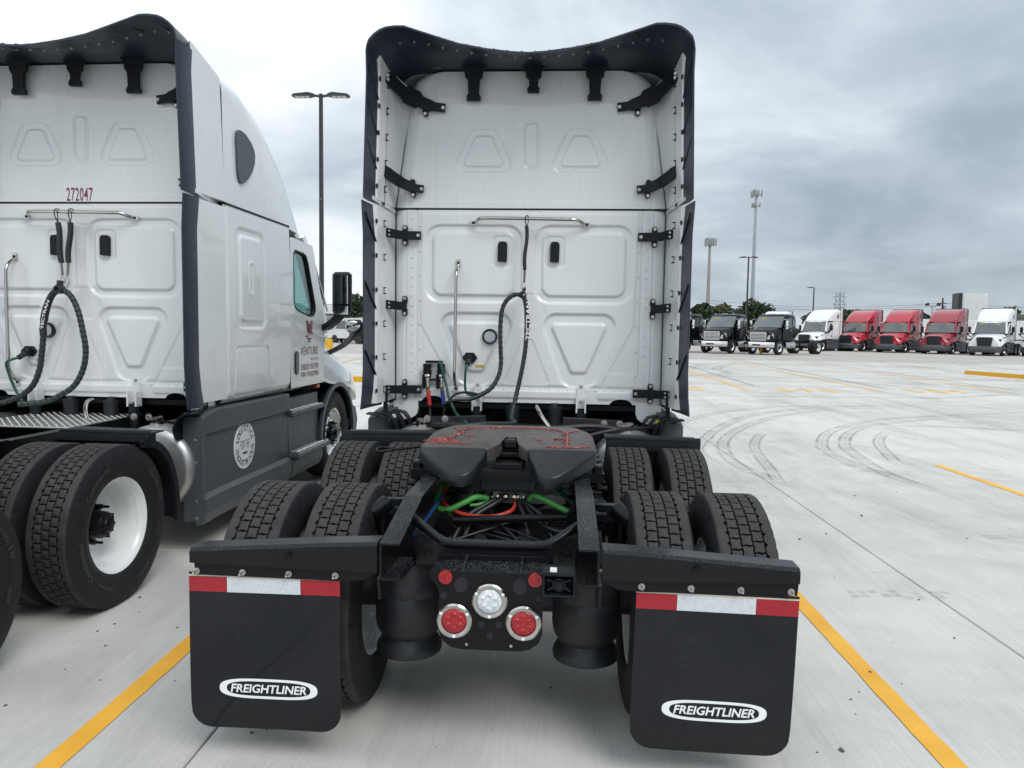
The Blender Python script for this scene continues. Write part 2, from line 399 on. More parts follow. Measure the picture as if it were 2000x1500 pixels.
    def mesh(s, name, mats, smooth=40):
        me=bpy.data.meshes.new(name); me.from_pydata(s.v,[],s.f); me.update()
        for q in (mats if isinstance(mats,(list,tuple)) else [mats]): me.materials.append(MT[q] if isinstance(q,str) else q)
        if smooth:
            me.shade_smooth(); me.set_sharp_from_angle(angle=R(smooth))
        return me
def put(name, me, parent=None, label=None, loc=None, rot=None):
    o=bpy.data.objects.new(name, me); C.objects.link(o)
    if parent is not None: o.parent=parent
    if loc is not None: o.location=loc
    if rot is not None: o.rotation_euler=rot
    if label: o['label']=label
    return o
def part(name, mb, mat, parent=None, label=None, smooth=40, fixn=False):
    me=mb.mesh(name, mat, smooth)
    if fixn:
        import bmesh
        bm=bmesh.new(); bm.from_mesh(me); bmesh.ops.recalc_face_normals(bm, faces=bm.faces[:]); bm.to_mesh(me); bm.free()
        if smooth: me.set_sharp_from_angle(angle=R(smooth))
    return put(name, me, parent, label)
def empty(name, parent=None, loc=(0,0,0), rz=0.):
    o=bpy.data.objects.new(name, None); C.objects.link(o); o.empty_display_size=.2
    o.location=loc; o.rotation_euler=(0,0,rz)
    if parent is not None: o.parent=parent
    return o
def tag(o, label, cat, group=None):
    o['label']=label; o['category']=cat
    if group: o['group']=group
    return o
def structure(o): o['kind']='structure'; return o
def stuff(o): o['kind']='stuff'; return o
def copy_tree(o, parent=None):
    c=o.copy(); C.objects.link(c); c.parent=parent
    for ch in list(o.children): copy_tree(ch, c)
    return c
def rrect(cx, cy, w, h, r, n=6):
    P=[]
    for sx,sy,a0 in ((1,1,0),(-1,1,90),(-1,-1,180),(1,-1,270)):
        for i in range(n+1):
            a_=R(a0+90*i/n); P.append((cx+sx*(w/2-r)+r*math.cos(a_), cy+sy*(h/2-r)+r*math.sin(a_)))
    return P
def circ(cx, cy, r, n=24): return [(cx+r*math.cos(2*PI*i/n), cy+r*math.sin(2*PI*i/n)) for i in range(n)]
def spline(pts, n=8):
    P=[Vector(p) for p in pts]; o=[]
    for i in range(len(P)-1):
        p0=P[max(i-1,0)]; p1=P[i]; p2=P[i+1]; p3=P[min(i+2,len(P)-1)]
        for k in range(n):
            t=k/n; o.append(.5*((2*p1)+(p2-p0)*t+(2*p0-5*p1+4*p2-p3)*t*t+(3*p1-p0-3*p2+p3)*t**3))
    o.append(P[-1]); return o
def text_mesh(s, mat, width=None, height=1., off=0., shear=0., ext=0.0, spacing=1.):
    cu=bpy.data.curves.new('t','FONT'); cu.body=s; cu.size=1.; cu.offset=off; cu.shear=shear; cu.extrude=0; cu.space_character=spacing
    cu.align_x='CENTER'; cu.align_y='CENTER'; cu.resolution_u=3
    ob=bpy.data.objects.new('t',cu); C.objects.link(ob); bpy.context.view_layer.update()
    dg=bpy.context.evaluated_depsgraph_get(); me=bpy.data.meshes.new_from_object(ob.evaluated_get(dg))
    bpy.data.objects.remove(ob); bpy.data.curves.remove(cu)
    co=np.empty(len(me.vertices)*3); me.vertices.foreach_get('co',co); co=co.reshape(-1,3)
    lo,hi=co.min(0),co.max(0); sz=np.maximum(hi-lo,1e-6); ce=(lo+hi)/2
    sy=height/sz[1]; sx=(width/sz[0]) if width else sy
    co=(co-ce)*np.array([sx,sy,1]); co[:,2]=0
    me.vertices.foreach_set('co',co.ravel()); me.update(); me.name=s.lower().replace(' ','_')
    me.materials.clear(); me.materials.append(MT[mat]); return me
def merge_text(parts):
    """parts: list of (mesh, matrix) -> MB"""
    b=MB()
    for me,mt in parts:
        b.add([tuple(mt@v_.co) for v_ in me.vertices],[tuple(p.vertices) for p in me.polygons])
    return b
# signed distances for stamped sheet metal
def sd_rbox(x,z,cx,cz,w,h,r):
    qx=np.abs(x-cx)-w/2+r; qz=np.abs(z-cz)-h/2+r
    return np.hypot(np.maximum(qx,0),np.maximum(qz,0))+np.minimum(np.maximum(qx,qz),0)-r
def sd_poly(x,z,pts,r):
    d=np.full(x.shape,1e9); sgn=np.ones(x.shape); n=len(pts)
    for i in range(n):
        ax,az=pts[i]; bx,bz=pts[i-1]; ex,ez=bx-ax,bz-az; wx,wz=x-ax,z-az
        t=np.clip((wx*ex+wz*ez)/(ex*ex+ez*ez),0,1); d=np.minimum(d,(wx-ex*t)**2+(wz-ez*t)**2)
        c1=z>=az; c2=z<bz; c3=ex*wz>ez*wx
        fl=(c1&c2&c3)|(~c1&~c2&~c3); sgn=np.where(fl,-sgn,sgn)
    return sgn*np.sqrt(d)-r
def stp(d,w_=.016):
    t=np.clip(.5-d/w_,0,1); return t*t*(3-2*t)
def np_mesh(name, X,Y,Z, mat, flip=False, smooth=60):
    nu,nv=X.shape; V=np.stack([X,Y,Z],-1).reshape(-1,3)
    i,j=np.meshgrid(np.arange(nu-1),np.arange(nv-1),indexing='ij'); a_=(i*nv+j).ravel()
    F=np.stack([a_,a_+nv,a_+nv+1,a_+1],-1)
    if flip: F=F[:,::-1]
    me=bpy.data.meshes.new(name); me.from_pydata(V.tolist(),[],F.tolist()); me.update(); me.materials.append(MT[mat]); me.shade_smooth()
    return me

# ================================================================== GROUND
def gz(Y): return 0. if Y<14.7 else .3*min(1,(Y-14.7)/35.3)
ground=MB(); ys=[-60,-3.7,14.7,24,38,50,90,200,700,2500]
for i in range(len(ys)-1):
    y0,y1=ys[i],ys[i+1]; z0,z1=gz(y0)-.03,gz(y1)-.03
    ground.add([(-2500,y0,z0),(2500,y0,z0),(2500,y1,z1),(-2500,y1,z1)],[(0,1,2,3)])
ground=structure(part('ground',ground,'sub',smooth=0))
XS=[-1.42+4.08*i for i in range(-6,10)]; YS=[5.5+4.6*i for i in range(-2,5)]
for i in range(len(XS)-1):
    for j in range(len(YS)-1):
        g_=.005; x0,x1,y0,y1=XS[i]+g_,XS[i+1]-g_,YS[j]+g_,YS[j+1]-g_; c_=.006
        b=MB(); V=[]
        for dz,ins in ((-.028,0),(-.005,0),(0,c_)):
            V+=[(x0+ins,y0+ins,gz(y0)+dz),(x1-ins,y0+ins,gz(y0)+dz),(x1-ins,y1-ins,gz(y1)+dz),(x0+ins,y1-ins,gz(y1)+dz)]
        F=[(8,9,10,11)]+[(k*4+a_,k*4+(a_+1)%4,k*4+4+(a_+1)%4,k*4+4+a_) for k in (0,1) for a_ in range(4)]
        b.add(V,F); part('concrete_slab',b,'concrete',ground,smooth=0)
# farther concrete: panel joints are under a pixel there
b=MB()
def flat(b,x0,x1,y0,y1,dz,nseg=1):
    cuts=[y0]+[q for q in (14.7,50.) if y0<q<y1]+[y1]
    for p,q in zip(cuts[:-1],cuts[1:]): b.add([(x0,p,gz(p)+dz),(x1,p,gz(p)+dz),(x1,q,gz(q)+dz),(x0,q,gz(q)+dz)],[(0,1,2,3)])
flat(b,-60,XS[0]-.005,-3.7,23.9,0.0); flat(b,XS[-1]+.005,80,-3.7,23.9,0.0); flat(b,-60,80,23.91,43,0.0); flat(b,-60,80,-55,-3.71,0.0)
part('far_concrete',b,'concrete_far',ground,smooth=0)
b=MB(); flat(b,-200,250,43.02,120,0.002); part('old_pavement',b,'old_lot',ground,smooth=0)
a=Mat('grass_field'); g=a.noise(a.coord('Position'),.4,5,.7); a.set(Base_Color=a.ramp(g,(.3,(.05,.065,.03)),(.7,(.09,.10,.05))),Roughness=.95); MT['grass']=a.m
b=MB(); flat(b,-1500,1500,120.1,2400,0.01); part('verge',b,'grass',ground,smooth=0)
# joints of the far concrete
b=MB()
for Y in (28.5,33.1,37.7): flat(b,-60,80,Y-.02,Y+.02,.004)
for k in range(-12,18): flat(b,2.66+4.08*k-.018,2.66+4.08*k+.018,24,43,.004)
part('joint_line',b,'sub',ground,smooth=0)

def line(x0,y0,x1,y1,wd,mat='yellow_paint'):
    # painted stripe with slightly wavering hand-sprayed edges
    n=max(2,int(math.hypot(x1-x0,y1-y0)/.12)); d=Vector((x1-x0,y1-y0,0)); s_=Vector((d.y,-d.x,0)).normalized(); V=[]
    b=MB()
    for i in range(n+1):
        t=i/n; p=Vector((x0,y0,0))+d*t
        for sg in (-1,1):
            q=p+s_*sg*(wd/2+random.uniform(-.0028,.0028)); V.append((q.x,q.y,gz(q.y)+.004))
    b.add(V,[(2*i,2*i+1,2*i+3,2*i+2) for i in range(n)])
    o=part('parking_line',b,mat,ground,smooth=0,fixn=True); return o
line(-1.95,2.60,-1.95,10.1,.105); line(1.70,2.60,1.70,5.8,.105); line(5.37,4.5,5.37,10.2,.105)
for x,ya,yb in ((6.08,22.3,41.5),(10.12,22.6,41.5),(14.3,23.1,41.2),(18.4,23.2,41)): line(x,ya,x,yb,.12,'yellow_faded' if x>18 else 'yellow_paint')
line(-9.4,23,-9.4,40,.12,'yellow_faded')
def painted_number(s,x,y,wd,ht):
    me=text_mesh(s,'yellow_faded',wd,ht,off=.02,spacing=1.35); o=put('stall_number',me,ground); o.location=(x,y,gz(y)+.005); o.rotation_euler=(math.atan(.3/35.3),0,0)
painted_number('600',3.9,22.5,1.75,1.15); painted_number('590',7.9,22.6,1.75,1.15); painted_number('589',12.0,23.1,1.75,1.15)
def skid(pts,wd=.24):
    wd*=.95
    P=spline([(x,y,0) for x,y in pts],8); n=len(P); V=[];UV=[]
    for i,p in enumerate(P):
        t=(P[min(i+1,n-1)]-P[max(i-1,0)]).normalized(); s_=Vector((t.y,-t.x,0))
        for sg in (-1,1):
            q=p+s_*sg*wd/2; V.append((q.x,q.y,gz(q.y)+.003)); UV.append(((sg+1)/2,i/(n-1)))
    b=MB(); b.add(V,[(2*i,2*i+1,2*i+3,2*i+2) for i in range(n-1)])
    me=b.mesh('skid_mark','skid',0); uv=me.uv_layers.new(name='UVMap')
    for l in me.loops: uv.data[l.index].uv=UV[l.vertex_index]
    put('skid_mark',me,ground)
skid([(2.3,9.6),(2.28,11.0),(2.73,12.44),(3.29,13.86),(4.23,15.62),(5.42,16.9),(6.94,17.86),(8.9,18.59),(12,19.2)])
skid([(3.0,8.2),(2.6,9.75),(2.71,11.18),(3.08,12.5),(3.82,14.07),(4.91,15.73),(6.24,17.04),(7.73,17.82),(10,18.3)])
skid([(4.5,8.6),(4.22,10.0),(4.27,11.24),(4.49,12.03),(5.01,13.21),(5.81,14.39),(6.91,15.48),(8.64,16.48),(11.02,17.35),(15,18)])
skid([(4.6,8.0),(4.36,9.4),(4.61,11.13),(4.83,11.99),(5.42,13.27),(6.23,14.46),(7.33,15.28),(8.87,16.22),(11,16.8)])
skid([(2.75,8.6),(2.91,9.44),(3.2,11.25),(3.62,12.58),(3.97,13.27)],.2); skid([(4.84,10.17),(5.35,11.89),(5.8,12.9),(6.24,13.62)],.22)
skid([(6.07,31.8),(7.06,35.36),(8.75,38.54),(10.68,39.8),(14,40)],.5); skid([(7.73,29.5),(7.54,32.82),(8.46,35.78),(9.91,38.58),(12,39)],.5)
skid([(2.4,14.0),(3.44,15.78),(4.36,16.82),(6,17.9),(9,18.6)],.26); skid([(18,23.3),(14.3,22.58),(10.93,20.9),(8.3,20.6),(5.95,20.4),(3,20.2)],.3)
skid([(15,14.2),(9.1,14.3),(8.0,14.62),(6.6,14.6)],.25); skid([(8.5,9.0),(8.0,11),(8.6,13),(10,14.4),(13,15.4)],.25); skid([(9.6,9.0),(9.1,11),(9.7,12.8),(11,13.9)],.22)
skid([(13.5,22),(11.5,25),(10.2,29),(9.6,33)],.28); skid([(16,24),(13,27.5),(11,31),(10.5,36)],.28); skid([(20,27),(16,30),(14,34),(13.4,39)],.35)
# short scuffs left by braking treads
for (x,y),ang in zip(((2.26,8.74),(4.2,9.57),(4.35,8.87),(6.22,12.86),(4.21,13.15),(2.26,5.0),(2.62,5.0),(6.12,10.53),(4.07,6.57)),(0,5,30,0,0,8,8,-20,10)):
    b=MB()
    for k in range(5):
        for r_ in range(2):
            if random.random()<.2: continue
            cx=(k-2)*.075; cy=(r_-.5)*.075; ca,sa=math.cos(R(ang)),math.sin(R(ang)); V=[]
            for u,v_ in ((-.03,-.026),(.03,-.03),(.032,.026),(-.028,.03)):
                q=(cx+u+cy*.2,cy+v_); V.append((x+q[0]*ca-q[1]*sa,y+q[0]*sa+q[1]*ca,gz(y)+.003))
            b.add(V,[(0,1,2,3)])
    me=b.mesh('tread_scuff','skid',0); uv=me.uv_layers.new(name='UVMap')
    for l in me.loops: uv.data[l.index].uv=(.24,.5)
    put('tread_scuff',me,ground)
# pebbles and crumbs of dirt
b=MB()
def pebble(x,y,r):
    ico=[(0,0,1),(.9,0,.4),(.28,.85,.45),(-.72,.53,.4),(-.72,-.53,.5),(.28,-.85,.4),(1,.1,-.2),(.3,.95,-.2),(-.8,.6,-.2),(-.8,-.6,-.2),(.3,-.95,-.2)]
    an=random.uniform(0,6.28); ca,sa=math.cos(an),math.sin(an); V=[]
    for p in ico:
        q=[c_*random.uniform(.75,1.15) for c_ in p]; V.append((x+r*(q[0]*ca-q[1]*sa*.8),y+r*(q[0]*sa+q[1]*ca*.8),gz(y)+r*.3+r*.55*q[2]))
    b.add(V,[(0,i,i%5+1) if 0 else (0,i,i%5+1) for i in range(1,6)]+[(i,i+5,(i%5)+6) for i in range(1,6)]+[(i,(i%5)+6,(i%5)+1) for i in range(1,6)])
for k in range(240):
    y=2.6+abs(random.gauss(0,5)); x=random.uniform(-4,9); pebble(x,y,random.choice((.004,.005,.006,.009)))
for x,y,r in ((1.28,3.05,.016),(1.26,2.86,.015),(1.62,2.84,.012),(1.72,3.8,.012),(1.5,3.5,.008),(2.2,6.3,.014),(2.5,6.5,.012),(3.1,7.2,.016),(3.4,8.1,.014),(-2.6,4.5,.012),(-1.25,3.0,.010),(.05,3.5,.012)): pebble(x,y,r)
stuff(tag(part('pebble_scatter',b,plain('pebble',(.11,.105,.10),.9),smooth=0,fixn=True),'small dark grit and pebbles scattered over the concrete lot','gravel'))
# yellow kerb islands
def kerb(pts,label,wd=.16,h=.16):
    b=MB(); b.bar([(x,y,gz(y)+h/2) for x,y in pts],wd,h); o=part('kerb',b,'yellow_kerb',smooth=30); tag(o,label,'kerb','yellow painted kerbs'); return o
kerb([(18.15,32.6),(19.1,29.9),(20.2,26.9)],'yellow painted kerb at the edge of the far lot on the right')
kerb([(-9.2,22.5),(-4.2,22.9),(-2.0,23.1)],'yellow painted kerb seen between the two white tractors',h=.17)

# ================================================================== WHEELS (shared mesh data)
WR=.505
def drive_tyre_mesh():
    b=MB(); NP=58; n=NP*4
    side=[(-.098,.290),(-.122,.305),(-.136,.345),(-.142,.400),(-.138,.440),(-.130,.468),(-.124,.490),(-.117,.5015),(-.108,.505)]
    def ring(a_,r_,m=n): return [(a_,r_*math.cos(2*PI*j/m),r_*math.sin(2*PI*j/m)) for j in range(m)]
    for sg in (1,-1):
        prof=side; rings=[]
        for k,(x,r) in enumerate(prof):
            if k in (5,6):   # short radial nicks below the shoulder
                rings.append([(x*sg*(.975 if j%4==0 else 1.),r*math.cos(2*PI*j/n),r*math.sin(2*PI*j/n)) for j in range(n)])
            else: rings.append(ring(x*sg,r))
        inner=[]; low=[]
        for j in range(n):
            x=-.074-(.011 if j%4==0 else 0.); an=2*PI*j/n
            inner.append((x*sg,.505*math.cos(an),.505*math.sin(an))); low.append((x*sg,.489*math.cos(an),.489*math.sin(an)))
        rings+= [inner,low]
        o=[]; 
        for r_ in rings: o+=r_
        F=[(i*n+j,(i+1)*n+j,(i+1)*n+(j+1)%n,i*n+(j+1)%n) for i in range(len(rings)-1) for j in range(n)]
        b.add(o,[q[::-1] for q in F] if sg>0 else F)
    m=96; b.lathe([(-.087,.4885),(.087,.4885)],m)
    Lb=2*PI*.505/NP; 
    for row,cx in enumerate((-.0475,0,.0475)):
        for k in range(NP):
            a0=2*PI*(k+(.5 if row==1 else 0.)+.12*row)/NP; hl=Lb/2-.0026; hw=.0218
            out=[(-hl,-hw+.003),(-hl+.004,-hw),(0,-hw+.0035),(hl-.004,-hw),(hl,-hw+.003),(hl-.004,-.004),(hl-.0005,.005),(hl-.002,hw-.003),(hl-.006,hw),(0,hw-.0035),(-hl+.004,hw),(-hl,hw-.003),(-hl+.004,.004),(-hl+.0005,-.005)]
            V=[]
            for r_,sc in ((.487,1.0),(.5045,1.0),(.5055,.93)):
                for s_,x in out:
                    an=a0+s_*sc/.505; V.append((cx+x*sc,r_*math.cos(an),r_*math.sin(an)))
            q=len(out); F=[(i,i+q,(i+1)%q+q,(i+1)%q) for i in range(q)]+[(i+q,i+2*q,(i+1)%q+2*q,(i+1)%q+q) for i in range(q)]+[tuple(range(2*q,3*q))[::-1]]
            b.add(V,F)
            # zig-zag sipe
            V=[]
            for u,v_ in ((-.009,-.005),(-.001,-.002),(.001,.002),(.009,.005)):
                for dv in (-.0007,.0007):
                    an=a0+u/.505; V.append((cx+v_*.8+dv,.5057*math.cos(an),.5057*math.sin(an)))
    return b.mesh('drive_tyre','tyre',42)
def fix_normals(me):
    import bmesh
    bm=bmesh.new(); bm.from_mesh(me); bmesh.ops.recalc_face_normals(bm,faces=bm.faces[:]); bm.to_mesh(me); bm.free(); return me
TYRE=fix_normals(drive_tyre_mesh())
def steer_tyre_mesh():
    b=MB(); prof=[(-.095,.29),(-.12,.305),(-.14,.36),(-.145,.41),(-.138,.455),(-.122,.492),(-.11,.503)]
    grooves=[-.07,-.025,.025,.07]; pr=prof[:]
    for g_ in grooves: pr+=[(g_-.006,.505),(g_-.005,.493),(g_+.005,.493),(g_+.006,.505)]
    pr+=[(-x,r) for x,r in prof[::-1]]; b.lathe(pr,72); return fix_normals(b.mesh('steer_tyre','tyre',35))
STEER=steer_tyre_mesh()
def dual_rim_mesh():
    # outer face +x: deep dished steel disc wheel; barrel is open outwards
    b=MB(); b.lathe([(-.10,.288),(-.112,.302),(-.106,.304),(-.096,.284),(-.06,.276),(-.03,.262),(.07,.262),(.098,.283),(.108,.304),(.114,.300),(.106,.284),(.085,.272),(.05,.255),(.0,.250),(-.05,.247),(-.075,.235),(-.088,.20),(-.086,.15),(-.080,.135),(-.080,.075),(-.11,.075),(-.11,.14),(-.10,.246),(-.10,.288)],64)
    return fix_normals(b.mesh('rim','white_rim',35))
def dual_hub_mesh():
    b=MB(); b.lathe([(-.10,.075),(-.078,.112),(-.062,.108),(-.055,.085),(.02,.080),(.035,.072),(.045,.05),(.055,.044),(.06,0.)],32)
    for k in range(10):
        an=2*PI*k/10; c=(-.08,.118*math.cos(an),.118*math.sin(an)); b.cyl(c,(-.045,c[1],c[2]),.016,.016,6); b.cyl((-.045,c[1],c[2]),(.0,c[1],c[2]),.009,.009,8)
    for k in range(8):
        an=2*PI*(k+.5)/8; b.cyl((.03,.060*math.cos(an),.060*math.sin(an)),(.046,.060*math.cos(an),.060*math.sin(an)),.008,.008,6)
    return fix_normals(b.mesh('hub','frame_plain',35))
def steer_rim_mesh():
    b=MB(); b.lathe([(-.10,.285),(-.11,.302),(.0,.262),(.098,.283),(.108,.304),(.114,.30),(.10,.278),(.06,.262),(.045,.24),(.06,.21),(.075,.17),(.078,.11),(.078,.085),(-.08,.09),(-.10,.285)],56)
    return fix_normals(b.mesh('rim','chrome',35))
def steer_hub_mesh():
    b=MB(); b.lathe([(.06,.09),(.12,.082),(.15,.07),(.165,.05),(.168,0)],28)
    for k in range(10):
        an=2*PI*k/10; c=(.07,.125*math.cos(an),.125*math.sin(an)); b.cyl(c,(.11,c[1],c[2]),.019,.017,6); b.cyl((.11,c[1],c[2]),(.135,c[1],c[2]),.009,.009,8)
        an+=.31; c=(.052,.205*math.cos(an),.205*math.sin(an))
    for k in range(5):
        an=2*PI*k/5; d=Vector((.066,.195*math.cos(an),.195*math.sin(an))); b.cyl(d-Vector((.004,0,0)),d+Vector((.004,0,0)),.026,.026,14)
    return fix_normals(b.mesh('hub','gloss_black',35))
RIM,HUB,SRIM,SHUB=dual_rim_mesh(),dual_hub_mesh(),steer_rim_mesh(),steer_hub_mesh()
# raised sidewall lettering bent round the tyre
def bent_text(s,r,h,ang0,side_x,mat='letter'):
    me=text_mesh(s,mat,None,h,off=.02); co=[v_.co.copy() for v_ in me.vertices]; b=MB(); V=[]
    for p in co:
        an=ang0-p.x/r; rr=r+p.y     # angle from +z, text runs clockwise seen from +x
        V.append((side_x(rr),-rr*math.sin(an)*-1*-1,rr*math.cos(an)))
    b.add(V,[tuple(p.vertices) for p in me.polygons]); return b
def sidewall_x(r, off=.0038):
    P=[(.290,.098),(.305,.122),(.345,.136),(.400,.142),(.440,.138),(.468,.130),(.490,.124)]
    return float(np.interp(r,[p[0] for p in P],[p[1] for p in P]))+off
LETS=[]
for s,r,h,an in (('Continental',.405,.042,R(38)),('Conti HDL 3 EP',.415,.030,R(-62)),('295/75R22.5',.400,.022,R(-150)),('REGROOVABLE',.390,.016,R(150)),('Continental',.405,.042,R(110)*1.0),('TUBELESS',.39,.016,R(-105))):
    q=bent_text(s,r,h,an,sidewall_x); LETS.append(q.mesh('sidewall_lettering','letter',0))
def wheel(root,x,y,out,kind='dual',letters=False,spin=0.):
    """out=+1: dish opens to +x"""
    w_=empty('wheel',root,(x,y,WR),0. if out>0 else PI)
    t=put('tyre',TYRE if kind=='dual' else STEER,w_); t.rotation_euler=(spin,0,0)
    put('rim',RIM if kind=='dual' else SRIM,w_); put('hub',HUB if kind=='dual' else SHUB,w_).rotation_euler=(.3,0,0)
    if letters:
        for me in LETS: put('lettering',me,w_)
    return w_

# ================================================================== CAB BODY shared by near and far tractors
def half_ring(P,y): return [(x,y,z) for x,z in P]+[(-x,y,z) for x,z in P[::-1] if x>1e-6]
def roof_ring(y,w_,zt,r,zb=2.745):
    P=[(0,zt),(w_*.45,zt-.004)]
    for k in range(8):
        an=R(90-90*k/7); P.append((w_-r+r*math.cos(an),zt-r*.9+r*.9*math.sin(an)-.012))
    P.append((w_+.012,zb)); return half_ring(P,y)
def DOOR(win):
    # door outline with one vertex facing each vertex of the window opening
    return [(4.60,2.02),(4.60,1.60),(4.60,1.15),(5.12,1.15),(5.54,1.15),(5.58,1.50),(5.58,1.86),(5.27,2.52),(5.22,2.62),(4.95,2.63),(4.66,2.64),(4.60,2.60)]
def build_body(root,pm,near,skirt='grey_plastic'):
    # raised roof
    rings=[roof_ring(*q) for q in ((3.255,1.19,3.86,.28),(3.6,1.188,3.85,.31),(3.95,1.175,3.77,.34),(4.3,1.15,3.64,.36),(4.6,1.12,3.50,.36),(4.85,1.09,3.33,.34),(5.05,1.06,3.14,.26),(5.22,1.03,2.95,.15),(5.33,1.0,2.83,.05),(5.40,.985,2.76,.01))]
    fair=part('roof_fairing',MB().loft([r_[::-1] for r_ in rings],caps=False),pm,root,smooth=50,fixn=True)
    # roof side windows
    for sg in (1,-1):
        def wx(y,z): return sg*(1.2055+.012*min(1,(2.745+.9-z)))
        P=[(y+.13,z+.03) for y,z in ((3.335,3.24),(3.345,3.31),(3.38,3.34),(3.42,3.345),(3.50,3.335),(3.60,3.295),(3.66,3.245),(3.68,3.20),(3.67,3.13),(3.62,3.05),(3.54,2.975),(3.46,2.925),(3.42,2.912),(3.385,2.918),(3.36,2.95),(3.345,3.03))]
        b=MB(); b.prism(P if sg>0 else P[::-1],'x',sg*1.19,sg*1.2145); rw=part('roof_window',b,'dark_glass' if not near else 'grey_plastic',fair,smooth=30,fixn=True)
    # sleeper side walls with stamped panels
    for sg in (1,-1):
        ny,nz=(112,130) if near else (8,10)
        Yg,Zg=np.meshgrid(np.linspace(3.255,4.585,ny),np.linspace(1.13,2.725,nz),indexing='ij')
        h=np.zeros_like(Yg)
        if near:
            ring=stp(sd_rbox(Yg,Zg,3.72,2.16,.56,.83,.09),.03)*.012; inn=stp(sd_rbox(Yg,Zg,3.72,2.16,.44,.71,.06),.02)*.016
            h=h-ring+inn
            h+= (stp(sd_rbox(Yg,Zg,3.70,2.17,.085,.29,.035),.014)-stp(sd_rbox(Yg,Zg,3.70,2.17,.055,.26,.025),.014))*.01
            h-= np.exp(-(sd_rbox(Yg,Zg,3.73,1.38,.66,.40,.06)/.006)**2)*.012
        # gentle tumblehome and a rounded lower edge
        X=1.20+.016*np.sin((Zg-1.13)/1.6*PI)-.05*np.clip((1.22-Zg)/.09,0,1)**2+h
        X-= .018*np.clip((3.295-Yg)/.04,0,1)
        me=np_mesh('sleeper_side',sg*X,Yg,Zg,'white',flip=(sg<0)); me.materials.clear(); me.materials.append(MT[pm]); put('sleeper_side',me,root)
        # black seam strip between sleeper and door
        b=MB(); b.box((sg*1.195,4.5925,1.93),(.02,.012,1.56)); b.box((sg*1.195,3.93,2.735),(.02,1.32,.016)); part('seam',b,'seam',root,smooth=0)
        # door with window opening
        outl=[(4.60,1.15),(5.54,1.15),(5.58,1.45),(5.58,1.86),(5.22,2.62),(4.60,2.64)]
        win=[(4.68,2.02),(4.72,1.95),(4.80,1.92),(5.12,1.87),(5.24,1.88),(5.30,1.93),(5.30,1.99),(5.08,2.44),(5.03,2.50),(4.95,2.52),(4.73,2.53),(4.68,2.49)]
        dr=empty('door',root,(0,0,0))
        b=MB(); b.frame([(4.60,1.15),(4.60,1.60),(4.60,1.92) if 0 else (4.60,1.9),(5.54,1.15),(5.575,1.4),(5.58,1.6),(5.58,1.86),(5.26,2.54),(5.22,2.62),(5.05,2.63),(4.66,2.64),(4.60,2.62)] if 0 else DOOR(win),win,'x',sg*1.17,sg*1.205); part('door_skin',b,pm,dr,smooth=25,fixn=True)
        win2=[(y+(4.9-y)*.05,z+(2.2-z)*.05) for y,z in win]
        b=MB(); b.frame(win,win2,'x',sg*1.165,sg*1.209); part('window_seal',b,'seam',dr,smooth=25,fixn=True)
        b=MB(); b.prism(win2,'x',sg*1.178,sg*1.183); part('window',b,'glass' if near else 'dark_glass',dr,smooth=0,fixn=True)
        b=MB(); P=rrect(4.735,1.40,.075,.235,.037); b.prism(P,'x',sg*1.20,sg*1.222); part('handle',b,'gloss_black',dr,smooth=40,fixn=True)
        # A pillar
        b=MB(); b.bar([(sg*1.03,5.27,2.72),(sg*1.09,5.46,2.26),(sg*1.13,5.66,1.80)],.13,.10,(0,1,0)); part('pillar',b,pm,root,smooth=30,fixn=True)
    # windscreen, header
    b=MB(); V=[]
    for t in np.linspace(0,1,5):
        y=5.30+(5.74-5.30)*t; z=2.66+(1.84-2.66)*t; wv=.95+.10*t
        for k in range(9):
            u=-1+k/4; V.append((wv*u,y+.16*(1-u*u),z))
    b.add(V,[(i*9+j,(i+1)*9+j,(i+1)*9+j+1,i*9+j+1) for i in range(4) for j in range(8)]); part('windscreen',b,'glass' if near else 'dark_glass',root,smooth=60,fixn=True)
    b=MB(); V=[]
    for z,ya in ((2.645,5.31),(2.80,5.22)):
        for k in range(9):
            u=-1+k/4; V.append((1.0*u,ya+.17*(1-u*u),z))
    b.add(V,[(j,9+j,10+j,1+j) for j in range(8)]); part('header',b,pm,root,smooth=60,fixn=True)
    if not near:
        for x in (-.8,-.13,0,.13,.8):
            b=MB(); b.box((x,5.44-.2*x*x,2.74),(.045,.03,.045)); part('marker_light',b,'amber',root,smooth=0)
        b=MB(); b.box((-.55,5.53,2.52),(.22,.02,.09)); b.box((.6,5.51,2.53),(.18,.02,.08)); part('windscreen_sticker',b,'sticker_yellow',root,smooth=0)
    # hood and wings
    def hr(y,zt,wt,P3,P4,P5): return [(0,y,zt),(wt*.7,y,zt-.012),(wt,y,zt-.07),(P3[0],y,P3[1]),(P4[0],y,P4[1]),(P5[0],y,P5[1]),(-P5[0],y,P5[1]),(-P4[0],y,P4[1]),(-P3[0],y,P3[1]),(-wt,y,zt-.07),(-wt*.7,y,zt-.012)]
    H=[(5.565,1.86,1.0,(1.13,1.66),(1.185,1.50),(1.195,1.16)),(5.75,1.82,.92,(1.09,1.60),(1.19,1.42),(1.20,1.12)),(6.0,1.79,.85,(1.04,1.52),(1.195,1.35),(1.215,1.09)),(6.3,1.76,.79,(1.0,1.46),(1.19,1.28),(1.215,1.08)),(6.6,1.72,.73,(.96,1.41),(1.17,1.21),(1.20,1.0)),(6.9,1.67,.68,(.91,1.34),(1.12,1.14),(1.17,.87)),(7.1,1.62,.64,(.85,1.28),(1.04,1.09),(1.10,.80)),(7.22,1.55,.60,(.79,1.22),(.95,1.04),(1.0,.78))]
    part('hood',MB().loft([hr(*q) for q in H]),pm,root,smooth=50,fixn=True)
